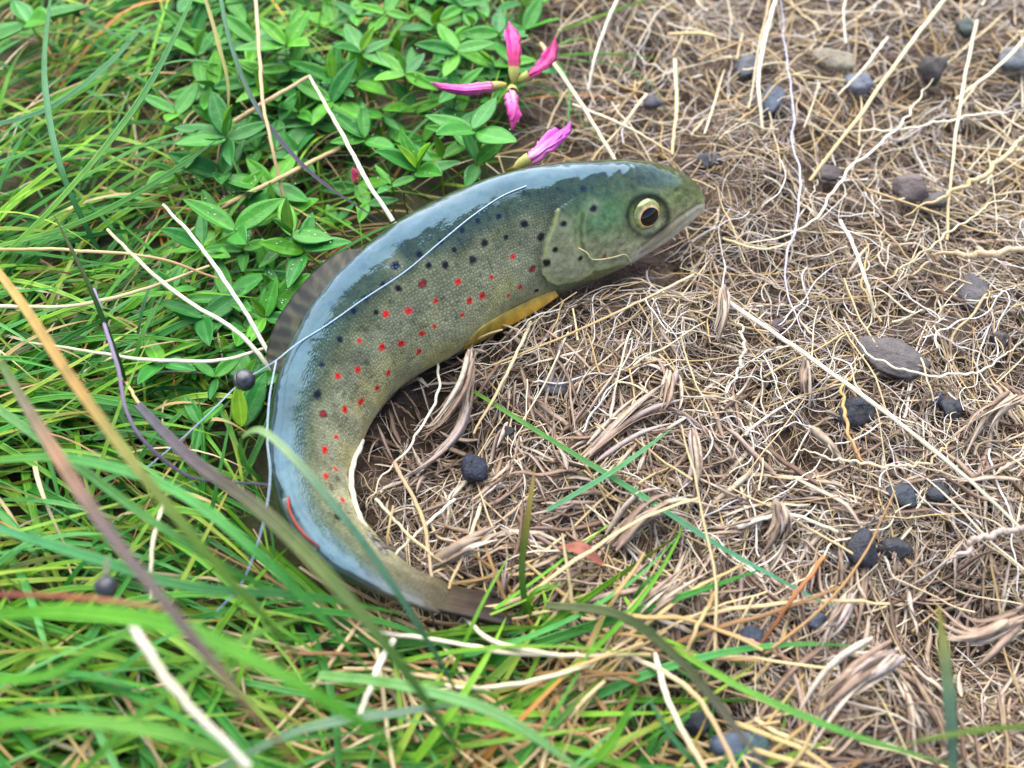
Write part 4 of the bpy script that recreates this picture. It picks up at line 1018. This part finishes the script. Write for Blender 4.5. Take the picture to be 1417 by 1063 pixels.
STW = [
 ([(998, 412, .75), (1110, 487, .95), (1240, 582, 1.0), (1330, 655, .9), (1412, 730, .6)], 10, [wht, pale, pale], 'long thick pale straw lying diagonally right of the fish'),
 ([(1325, -25, .9), (1235, 95, .9), (1172, 183, .8), (1120, 250, .5)], 9, [pale, (226, 206, 160), tan], 'thick yellow straw slanting down from the top right'),
 ([(1352, 28, .9), (1335, 110, .9), (1322, 190, .9), (1310, 332, .6)], 7, [pale, pale, tan], 'upright straw at the far right, crossing a lying one'),
 ([(1440, 30, .7), (1372, 100, .9), (1322, 138, .8)], 8, [pale, pale], 'short straw entering at the top right edge'),
 ([(1080, -20, .8), (1058, 55, .9), (1050, 120, .9), (1056, 182, .5)], 9, [pale, wht, pale], 'pale bent straw pointing down in the far middle'),
 ([(1068, -20, .6), (1050, 70, .7), (1036, 150, .5)], 5, [tan, pale], 'thin straw close to the left of the bent one'),
 ([(934, 82, .9), (936, 150, .7), (930, 214, .5)], 8, [pale, (226, 200, 150)], 'short upright straw behind the head'),
 ([(792, 145, .8), (860, 172, .9), (930, 212, .6)], 7, [pale, pale, tan], 'straw lying behind the nape towards the upright one'),
 ([(862, -20, 1.0), (835, 45, 1.0), (820, 90, .9), (814, 125, .6)], 7, [pale, wht], 'curved white straw at the top middle'),
 ([(748, 60, 1.0), (790, 122, 1.2), (852, 222, .9)], 9, [tan, pale, pale], 'straw from the pink flower down to the nape'),
 ([(1163, 305, .8), (1185, 350, .9), (1202, 400, .8), (1210, 440, .4)], 8, [wht, pale], 'short white straw standing above the slate flake'),
 ([(895, 130, .8), (860, 175, .8), (818, 222, .6)], 7, [pale, tan], 'short straw crossing the one behind the nape'),
 ([(1228, 52, .8), (1195, 95, .8), (1160, 132, .5)], 6, [wht, pale], 'short straw beside the blue grey stone at the top'),
 ([(1170, 60, .7), (1168, 10, 1.0), (1182, -25, 1.0)], 5, [wht, pale], 'thin white straw sticking up at the top right'),
 ([(925, 48, .7), (960, 46, .8), (990, 50, .7)], 9, [tan, (220, 196, 140)], 'stubby yellow straw lying level at the top'),
 ([(960, 380, .5), (900, 410, .8), (770, 470, .8), (680, 505, .5)], 6, [pale, tan, tan], 'long straw lying below the yellow fin'),
 ([(1000, 330, .5), (1060, 345, .6), (1100, 332, .6)], 6, [tan, pale], 'curved straw in front of the snout'),
 ([(735, 445, .6), (700, 520, .8), (655, 600, .6)], 7, [pale, tan], 'straw leaning under the yellow fin into the dark hollow'),
 ([(668, 690, .4), (640, 770, .8), (620, 815, .7)], 8, [pale, tan], 'straw standing below the blue black pebble'),
 ([(545, 640, .6), (585, 720, .8), (600, 815, .6)], 8, [(190, 160, 130), tan, (200, 176, 150)], 'brownish straw rising from the tail into the curl'),
 ([(520, 690, .7), (560, 735, .8), (640, 800, .6)], 6, [pale, tan], 'thin straw lying across the curl near the tail'),
 ([(630, 690, .5), (580, 735, .7), (545, 770, .6)], 7, [wht, pale], 'pale short straw pointing at the anal fin'),
 ([(1020, 730, .5), (1080, 712, .8), (1160, 735, .6)], 9, [wht, pale], 'pale straw piece in the middle of the fibre litter'),
 ([(1140, 770, .8), (1095, 832, 1.0), (1052, 892, .6)], 9, [(190, 130, 70), (160, 96, 50), (130, 80, 44)], 'reddish brown stalk piece near the end of the long green blade'),
 ([(985, 868, .6), (1040, 888, .8), (1096, 915, .5)], 8, [(206, 150, 120), (196, 150, 120)], 'pinkish straw below the reddish brown stalk'),
 ([(990, 820, .5), (960, 880, 1.0), (950, 905, .8)], 9, [(206, 170, 110), tan], 'tan straw stub above the straw heap'),
 ([(905, 900, .6), (925, 970, 1.3), (985, 1085, 1.5)], 13, [wht, pale, tan], 'thick whitish straw running off the bottom middle'),
 ([(870, 905, .6), (960, 960, 1.3), (1030, 1085, 1.6)], 12, [pale, tan, (180, 150, 110)], 'tan straw next to the thick whitish one at the bottom'),
 ([(470, 868, .6), (600, 885, 1.1), (720, 905, 1.2), (800, 905, .9)], 10, [wht, pale, pale], 'pale straw lying level just below the tail'),
 ([(635, 845, .7), (680, 885, 1.2), (760, 905, 1.3), (900, 905, .8)], 10, [pale, pale, tan], 'curved straw sagging below the tail fin tip'),
 ([(570, 945, .8), (690, 950, 1.2), (800, 925, 1.3), (880, 880, .8)], 9, [pale, pale, tan], 'straw bowed across the heap under the tail'),
 ([(690, 970, .8), (780, 930, 1.3), (890, 890, 1.0)], 8, [(214, 170, 100), tan], 'orange tan straw rising right through the heap'),
 ([(545, 885, .9), (520, 930, 1.6), (495, 1000, 1.8)], 15, [wht, wht, pale], 'blunt whitish straw standing below the tail'),
 ([(172, 848, 4.6), (235, 945, 5.0), (345, 1062, 4.8)], 18, [wht, pale, wht], 'thick whitish blurred straw in the near left corner'),
 ([(228, 690, 1.8), (212, 750, 2.2), (207, 830, 2.0)], 9, [(230, 224, 190), pale], 'thin pale upright straw behind the brown blade'),
 ([(376, 512, 1.2), (340, 470, 1.6), (250, 410, 1.9), (165, 335, 1.9), (148, 318, 1.7)], 9, [wht, pale, (214, 190, 140)], 'middle one of three white straws fanning left from the dorsal fin'),
 ([(378, 500, 1.3), (335, 425, 1.8), (280, 345, 2.0), (226, 283, 2.0)], 9, [wht, wht, pale], 'uppermost of three white straws fanning left from the dorsal fin'),
 ([(372, 480, 1.2), (310, 498, 1.7), (200, 497, 1.8), (110, 484, 1.7), (40, 474, 1.4)], 8, [pale, wht, pale, tan], 'lowest of three white straws fanning left from the dorsal fin'),
 ([(544, 306, 1.6), (515, 262, 1.9), (480, 198, 1.9), (428, 105, 1.8)], 9, [wht, pale, pale], 'white straw from the bend of the dry stalk to the back'),
 ([(325, 168, 1.0), (370, 140, 1.5), (428, 106, 1.8)], 12, [tan, (200, 176, 130)], 'tan half of the bent dry stalk above the clover'),
 ([(352, -30, 2.2), (358, 60, 2.1), (364, 140, 1.9), (378, 210, 1.6), (392, 272, 1.0)], 8, [(220, 190, 150), (214, 184, 140), tan], 'tan stalk coming straight down through the clover'),
 ([(-20, 345, 1.4), (110, 347, 1.9), (220, 358, 1.9), (300, 385, 1.4)], 8, [(206, 160, 100), tan, (190, 150, 100)], 'brownish stalk lying level across the left grass'),
 ([(-20, 424, 1.4), (120, 420, 1.8), (200, 400, 1.8), (290, 368, 1.4)], 9, [pale, (200, 180, 140), tan], 'pale stalk sloping up under the fan of straws'),
 ([(300, 290, .8), (400, 240, 1.3), (470, 205, 1.0)], 12, [tan, (196, 166, 120)], 'thick tan stalk lying under the clover leaves'),
 ([(170, 520, 1.2), (215, 590, 2.2), (275, 650, 2.4)], 7, [(220, 190, 120), tan], 'thin yellow stalk right of the dark leaning one'),
 ([(-20, 822, 4.6), (90, 826, 4.9), (160, 832, 4.9), (240, 845, 4.4)], 12, [(110, 40, 36), (150, 80, 50), (206, 160, 110)], 'dark red to tan stalk lying level under the far lead shot'),
 ([(130, 400, 2.2), (160, 500, 2.4), (195, 605, 2.4), (255, 655, 2.1), (375, 672, 1.8)], 8, [(170, 150, 190), (130, 112, 140), (90, 76, 100), (70, 60, 80)], 'purplish grey stalk bending towards the rear of the fish'),
 ([(500, 610, .45), (486, 660, .75), (500, 720, .85), (518, 752, .8)], 12, [wht, (240, 232, 196), pale], 'cream coloured straw hugging the inner edge of the tail'),
]
for pts_, wp, cols, lab in STW: hero('straw', pts_, wp * .76, cols, lab, 'straw', mat='straw', sec=SEC_6 * [1, .7], prof='stalk', wig=.010)

RT = [
 ([(1078, -20, .8), (1090, 100, .9), (1100, 200, .8), (1108, 270, .9), (1095, 340, .8), (1092, 420, .6), (1120, 470, .7), (1160, 500, .5)], 5, [(190, 186, 200), (180, 176, 196), (196, 190, 200)], 'long lavender white root winding down right of the head'),
 ([(1400, 260, .7), (1290, 340, .9), (1200, 400, .7)], 5, [pale, tan], 'straight pale root running up to the right edge'),
 ([(1290, 110, .6), (1230, 190, .8), (1170, 240, .7), (1120, 310, .6), (1010, 345, .5)], 6, [pale, wht, pale], 'forked pale root reaching towards the snout'),
 ([(1417, 150, .7), (1350, 160, .9), (1250, 178, .7), (1130, 182, .5)], 5, [wht, pale], 'pale root lying level in the far right'),
 ([(590, 400, .2), (600, 560, .5), (575, 610, .6), (545, 640, .5), (505, 700, .5)], 6, [pale, wht, pale], 'white root curving through the dark hollow of the curl'),
 ([(1417, 470, .5), (1330, 520, .9), (1220, 500, .9), (1160, 440, .7)], 5, [pale, wht], 'pale root looping over the slate flake'),
 ([(1310, 780, .5), (1380, 735, .9), (1450, 735, .8)], 13, [(190, 170, 160), (170, 150, 140)], 'thick greyish root near the right edge'),
 ([(1100, 620, .5), (1180, 640, .8), (1280, 640, .8), (1330, 600, .6)], 6, [pale, tan], 'tan root winding between the dark pebbles'),
 ([(1000, 560, .4), (1030, 470, .8), (1010, 440, .6)], 6, [wht, pale], 'curved root beside the start of the long thick straw'),
 ([(1190, 500, .6), (1165, 560, .8), (1200, 640, .7), (1225, 650, .5)], 7, [(220, 190, 130), (200, 160, 100), (190, 130, 80)], 'golden root passing left of the elongated pebble'),
 ([(1250, 300, .5), (1330, 260, 1.0), (1440, 170, 1.0)], 10, [tan, (200, 180, 150)], 'stout tan root stretching to the far right edge'),
 ([(1290, 350, .5), (1360, 352, .9), (1450, 338, .9)], 14, [(196, 166, 130), (200, 176, 146)], 'thick brown root stub at the right edge'),
]
for pts_, wp, cols, lab in RT: hero('root', pts_, wp * .7, cols, lab, 'root', mat='dry', sec=SEC_6, prof='both', n=110, wig=.05)
# root thread stuck on the cheek
tp = [(800, 343), (812, 349), (818, 357), (832, 358), (850, 354), (862, 351), (870, 358), (876, 374)]
pth = spline([surf_pt(x, y)[0] + surf_pt(x, y)[1] * .03 for x, y in tp], 40)
V, F, C_, s_ = strands(pth[None], np.full((1, 40), .014), SEC_6, np.array([lin((220, 206, 150))]))
centred('root', V, F, C_, s_, M['dry'], label='fine cream root thread stuck to the cheek of the fish', cat='root')

# ------------------------------------------------------------------ fibre bundles
def bundle(pts_, nst, spread, wpx, cols, label, name='fibre_bundle', cat='plant fibre'):
    base = P(*pts_[0][:2], 0); e = empty(name, base, label, cat)
    for q in range(nst):
        ctl = []
        o0 = rng.normal(0, 1, 2); o1 = rng.normal(0, 1, 2)
        for k_, (x, y, z) in enumerate(pts_):
            f_ = k_ / (len(pts_) - 1); s_ = spread * (.35 + .9 * f_)
            ctl.append(P(x + s_ * (o0[0] * (1 - f_) + o1[0] * f_), y + s_ * (o0[1] * (1 - f_) + o1[1] * f_), max(.05, z + rng.normal(0, .07))))
        n = 14; a_ = rng.uniform(0, .15); b_ = rng.uniform(.6, 1)
        pth = spline(ctl, 40)[int(a_ * 39):int(b_ * 39) + 1]; pth = spline(pth, n)
        w_ = wpx / 2 * depth(pth).mean() / FPX * rng.uniform(.5, 1.3)
        W = w_ * np.interp(np.linspace(0, 1, n), [0, .15, .6, 1], [.4, 1, .8, .12])
        V, F, C_, st_ = strands(pth[None], W[None], SEC_STRIP, np.array([lin(cols[rng.integers(len(cols))], .66)]), twist=np.full((1, n), rng.uniform(-.9, .9)))
        link('strip', mesh_np('strip', V - base, F, C_, st_), M['dry'], e)
FB = [(196, 174, 150), (176, 150, 130), (210, 192, 172), (150, 126, 108), (186, 168, 160)]
BU = [
 ([(655, 482, .9), (640, 540, .9), (600, 590, .6), (560, 600, .3)], 14, 12, 8, 'frayed grey brown fibre bundle in the hollow under the belly'),
 ([(655, 510, .6), (630, 600, .6), (570, 650, .4), (505, 670, .3)], 10, 8, 9, 'long fibre strip bending through the curl of the fish'),
 ([(590, 790, .4), (640, 760, .9), (700, 735, .8)], 9, 9, 16, 'thick tan bark like stem stub lying in front of the tail'),
 ([(690, 830, .3), (695, 790, .8), (705, 770, .9)], 12, 13, 7, 'pale frayed tuft above the tip of the tail fin'),
 ([(1075, 690, .9), (1085, 720, .8), (1060, 760, .4)], 12, 12, 9, 'upright pale fibre tuft between the long blade and the pebbles'),
 ([(1000, 395, .8), (1000, 440, .8), (988, 480, .5)], 8, 7, 9, 'small fibre tuft at the start of the long thick straw'),
 ([(930, 515, .8), (925, 560, .8), (900, 600, .4)], 10, 13, 8, 'loose fibre tuft above the two crossing blades'),
 ([(960, 590, .9), (965, 650, .8), (945, 690, .4)], 10, 11, 9, 'leaning fibre tuft right of the crossing blades'),
 ([(1240, 900, .9), (1170, 950, 1.0), (1110, 1010, .6)], 20, 24, 11, 'big combed fibre tuft at the bottom right'),
 ([(1417, 850, 1.0), (1340, 880, .9), (1280, 850, .5)], 14, 20, 11, 'fibre tuft spilling in from the right edge'),
 ([(1420, 545, .9), (1370, 580, .9), (1340, 640, .5)], 14, 16, 10, 'curved fibre tuft at the right edge beside the thick straw'),
 ([(800, 640, .5), (880, 570, .9), (960, 540, .5)], 14, 16, 9, 'grey fibre strip lying up from the long green blade'),
 ([(840, 760, .4), (900, 700, .9), (970, 700, .5)], 14, 20, 10, 'matted fibre tuft below the crossing blades'),
 ([(860, 870, .5), (920, 820, .9), (990, 780, .5)], 12, 18, 9, 'matted fibre tuft above the straw heap'),
 ([(1180, 820, .4), (1150, 870, .9), (1120, 900, .6)], 10, 12, 9, 'short fibre tuft under the end of the long green blade'),
 ([(1120, 590, .7), (1150, 620, .6), (1165, 650, .4)], 6, 6, 11, 'brown bark strip lying left of the golden root'),
 ([(1115, 495, .7), (1118, 530, .6), (1120, 560, .4)], 6, 7, 11, 'tan bark scrap under the thick straw'),
]
for pts_, nst, spd, wp, lab in BU: bundle(pts_, nst, spd, wp, FB, lab)

# reddish dead leaf
pth = spline([P(772, 758, .5), P(800, 762, .75), P(838, 785, .5)], 14)
V, F, C_, s_ = strands(pth[None], (.16 * np.sin(np.linspace(.15, 3.0, 14)))[None], SEC_LEAF * [1, 1.6], np.array([lin((150, 92, 76), .7)]), twist=np.full((1, 14), .4))
centred('dead_leaf', V, F, C_, s_, M['dry'], label='curled reddish brown dead leaf right of the tail', cat='leaf')

# ------------------------------------------------------------------ pebbles
def pebble(px, py, rx, ry, col, label, z=None, seed=0, flat=.7, ang=0.0, name='pebble', cat='pebble', facets=6):
    r = np.random.default_rng(seed + 5)
    c0 = P(px, py, 0.1); g0 = float(ground(np.array([c0[0]]), np.array([c0[1]]))[0])
    z0 = (max(g0, -.2) + .10) if z is None else z
    c0 = P(px, py, z0 + .1)
    sx = rx * 1.08 * depth(c0) / FPX; sy = ry * depth(c0) / FPX * 1.25; z0 += .04; c0 = P(px, py, z0 + .1)
    nu, nv_ = 22, 13
    a_ = np.linspace(0, 2 * math.pi, nu, endpoint=False)[None]; b_ = np.linspace(.02, math.pi - .02, nv_)[:, None]
    d = np.stack([np.sin(b_) * np.cos(a_), np.sin(b_) * np.sin(a_), np.cos(b_) + 0 * a_], -1)
    # cut by random planes -> faceted, water worn stone
    rad = np.ones(d.shape[:2]) * 1.1
    for q in range(facets + 6):
        n_ = r.normal(0, 1, 3); n_ /= np.linalg.norm(n_); h_ = r.uniform(.55, .98)
        dd = d @ n_; rad = np.where(dd > 1e-3, np.minimum(rad, h_ / np.maximum(dd, 1e-3)), rad)
    rad = .92 * rad + .08 * .9
    rad = rad * (1 + .05 * r.normal(0, 1, rad.shape)); V = d * rad[..., None] * [sx, sy, min(sx, sy) * flat]
    ca, sa = math.cos(ang), math.sin(ang); V = np.stack([V[..., 0] * ca - V[..., 1] * sa, V[..., 0] * sa + V[..., 1] * ca, V[..., 2]], -1)
    i = np.arange(nv_ - 1)[:, None]; j = np.arange(nu)[None]
    F = np.stack([i*nu + j, (i+1)*nu + j, (i+1)*nu + (j+1) % nu, i*nu + (j+1) % nu], -1).reshape(-1, 4)
    return link(name, mesh_np(name, V.reshape(-1, 3), F, np.ones((nu * nv_, 1)) * lin(col, .58), smooth_shade=True), M['stone'], loc=c0, label=label, cat=cat)
BLK, BLU, GRY, BRN = (44, 48, 60), (70, 84, 108), (112, 110, 116), (110, 94, 86)
PB = [
 (654, 650, 21, 22, (36, 46, 70), 'blue black pebble lying in the curl of the fish', .35, .95),
 (785, 530, 34, 20, (120, 120, 128), 'flat grey stone wrapped in roots below the belly', .2, .6),
 (786, 468, 11, 11, BLK, 'small black pebble just below the yellow fin', .1, .9),
 (1062, 525, 15, 12, BLK, 'small dark pebble just below the upper end of the long thick straw', .2, .8),
 (1186, 570, 31, 16, (40, 46, 62), 'elongated black pebble left of the thick straw', .3, .9),
 (1247, 686, 26, 15, (70, 78, 88), 'oval dark grey pebble of the pair at the right', .25, .7),
 (1300, 682, 19, 13, (60, 66, 76), 'smaller pebble of the pair at the right, beside the oval one', .25, .7),
 (1196, 763, 24, 25, (48, 50, 64), 'shiny round black pebble at the lower right', .3, .95),
 (1237, 760, 22, 13, (56, 58, 66), 'flat dark pebble touching the right of the shiny round one', .2, .6),
 (1158, 770, 15, 11, (84, 86, 100), 'small grey pebble touching the left of the shiny round one', .2, .7),
 (1293, 552, 11, 10, (76, 92, 124), 'tiny bluish pebble right of the thick straw', .2, .9),
 (1316, 566, 17, 13, (62, 64, 72), 'dark pebble next to the tiny bluish one', .2, .7),
 (1190, 118, 22, 14, (116, 128, 148), 'blue grey stone among straw in the far right', .25, .7),
 (1158, 80, 30, 15, (176, 164, 140), 'tan flat stone behind the blue grey one', .25, .6),
 (1290, 95, 20, 22, (70, 62, 62), 'dark rounded stone beside the thick yellow straw', .2, .8),
 (1070, 138, 14, 24, (96, 108, 130), 'narrow blue slate chip beside the bent straw', .25, .6),
 (1265, 263, 27, 18, (124, 108, 106), 'brownish grey stone at the right, larger of two', .25, .8),
 (1296, 277, 20, 13, (100, 94, 98), 'flat grey stone tucked beside the brownish larger one', .2, .6),
 (1350, 405, 22, 26, (104, 100, 104), 'rounded grey stone near the right edge under thin roots', .2, .8),
 (1404, 80, 26, 20, (130, 138, 144), 'pale grey stone in the far right corner', .25, .7),
 (1088, 240, 19, 12, (92, 80, 82), 'dark flat stone right of the head', .1, .6),
 (1144, 240, 20, 13, (84, 72, 72), 'dark stone beside the lower end of the yellow straw', .1, .6),
 (984, 222, 17, 11, (80, 80, 92), 'dark stone just beyond the snout', .1, .7),
 (1077, 450, 11, 12, (92, 74, 78), 'small purplish pebble hidden behind the thick straw', .15, .8),
 (1042, 882, 19, 17, (70, 82, 104), 'bluish pebble left of the reddish brown stalk', .25, .8),
 (1024, 1036, 36, 27, (96, 112, 134), 'large blurred blue grey stone at the bottom', .35, .8),
 (960, 1000, 22, 18, (60, 66, 78), 'dark stone in the gap beside the thick whitish straw', .1, .8),
 (1130, 862, 15, 12, (96, 104, 124), 'pale bluish pebble by the end of the long green blade', .25, .8),
 (1335, 38, 15, 13, (70, 84, 78), 'dark greenish pebble at the far right', .2, .8),
 (1036, 92, 14, 20, (86, 92, 108), 'dark blue chip left of the bent straw', .2, .6),
 (905, 142, 17, 12, (84, 84, 98), 'dark chip beside the short upright straw behind the head', .15, .6),
 (1385, 470, 14, 11, (90, 84, 84), 'small grey pebble near the end of the looping root', .2, .7),
 (1150, 500, 14, 11, (74, 70, 78), 'small dark pebble left of the slate flake', .15, .7),
 (700, 600, 12, 9, (60, 58, 66), 'tiny dark pebble above the blue black one', .1, .7),
]
for q, (x, y, rx, ry, c_, lab, z, fl) in enumerate(PB): pebble(x, y, rx, ry, c_, lab, z, q * 7, fl, rng.normal(0, .2))
pebble(1238, 495, 52, 24, (104, 96, 94), 'flat grey brown slate flake under the looping root', .50, 77, .28, -.25, 'slate_flake', 'stone', 9)

# ------------------------------------------------------------------ fishing line and lead shot
lp = [(728, 258), (700, 270), (660, 295), (610, 335), (560, 375), (500, 415), (450, 452), (410, 482), (385, 498)]
c3 = [surf_pt(x, y)[0] + surf_pt(x, y)[1] * (.03 + .05 * (q > 6)) for q, (x, y) in enumerate(lp)]
c3[-1] = P(382, 499, c3[-2][2] + .02)
c3 += [P(360, 513, 1.9), P(338, 526, 1.75), P(300, 562, 1.65), P(262, 598, 1.4), P(200, 650, .9)]
pth = spline(c3, 110)
V, F, C_, s_ = strands(pth[None], np.full((1, 110), .012), SEC_6, np.array([lin((200, 214, 232))]))
centred('fishing_line', V, F, C_, s_, M['line'], label='clear nylon fishing line lying across the back of the fish', cat='fishing line')
c3 = [P(382, 500, 2.2), P(372, 560, 2.55), P(370, 610, 2.6), P(374, 655, 2.6), P(360, 740, 2.4), P(335, 806, 2.0), P(300, 846, 1.4)]
pth = spline(c3, 60)
V, F, C_, s_ = strands(pth[None], np.full((1, 60), .011), SEC_6, np.array([lin((200, 214, 232))]))
centred('fishing_line', V, F, C_, s_, M['line'], label='loose end of nylon line hanging down left of the tail', cat='fishing line')
def shot(px, py, z, rpx, label):
    c0 = P(px, py, z); r_ = rpx * depth(c0) / FPX; e = empty('lead_shot', c0, label, 'fishing weight', 'lead shots on the line')
    for h_ in (-1, 1):                       # two halves pinched over the line with a slit between them
        nu, nv_ = 24, 9
        a_ = np.linspace(0, 2 * math.pi, nu, endpoint=False)[None]; b_ = np.linspace(.01, math.pi / 2 * .97, nv_)[:, None]
        V = np.stack([np.sin(b_) * np.cos(a_), np.sin(b_) * np.sin(a_) * 1.0, np.cos(b_) * h_ + 0 * a_], -1)
        bot = V[-1:].copy(); bot[..., :2] *= .72; bot[..., 2] = .02 * h_; V = np.concatenate([V, bot]) 
        q = V.copy(); ca, sa = math.cos(.9), math.sin(.9)
        V = np.stack([q[..., 0] * ca + q[..., 2] * sa, q[..., 1], -q[..., 0] * sa + q[..., 2] * ca], -1) * r_
        i = np.arange(nv_)[:, None]; j = np.arange(nu)[None]
        F = np.stack([i*nu + j, (i+1)*nu + j, (i+1)*nu + (j+1) % nu, i*nu + (j+1) % nu], -1).reshape(-1, 4)
        if h_ < 0: F = F[:, ::-1]
        link('half_shell', mesh_np('half_shell', V.reshape(-1, 3), F), M['lead'], e)
shot(338, 526, 1.75, 15.5, 'round dark lead shot on the line beside the dorsal fin')
shot(147, 812, 3.6, 16, 'dark lead shot lying in the grass at the near left')
hero('grass_blade', [(147, 800, 3.6), (150, 768, 3.9)], 10, [(230, 230, 200), (220, 226, 190)], 'short whitish blade tip sticking up from the far lead shot', 'grass blade')

# ------------------------------------------------------------------ dew on leaves and grass
ico_v, ico_f = [], []
nu, nv_ = 8, 6
a_ = np.linspace(0, 2 * math.pi, nu, endpoint=False)[None]; b_ = np.linspace(.05, math.pi - .05, nv_)[:, None]
unit = np.stack([np.sin(b_) * np.cos(a_), np.sin(b_) * np.sin(a_), np.cos(b_) * .75 + 0 * a_], -1).reshape(-1, 3)
i = np.arange(nv_ - 1)[:, None]; j = np.arange(nu)[None]
uf = np.stack([i*nu + j, (i+1)*nu + j, (i+1)*nu + (j+1) % nu, i*nu + (j+1) % nu], -1).reshape(-1, 4)
VV, FF = [], []
for q in range(620):
    top, m3, s = LEAFPTS[rng.integers(len(LEAFPTS))]
    if q % 3: top, m3, s = LEAFPTS[(q * 7 // 40) % len(LEAFPTS)]
    loc = m3 @ np.array([rng.uniform(.2, .9), rng.uniform(-.13, .13), .03]) * s + top
    r_ = rng.uniform(.008, .021)
    VV.append(unit * r_ + loc); FF.append(uf + q * len(unit))
link('dew', mesh_np('dew', np.concatenate(VV), np.concatenate(FF)), M['water'], label='fine dew drops on the clover leaves', cat='dew', kind='stuff')
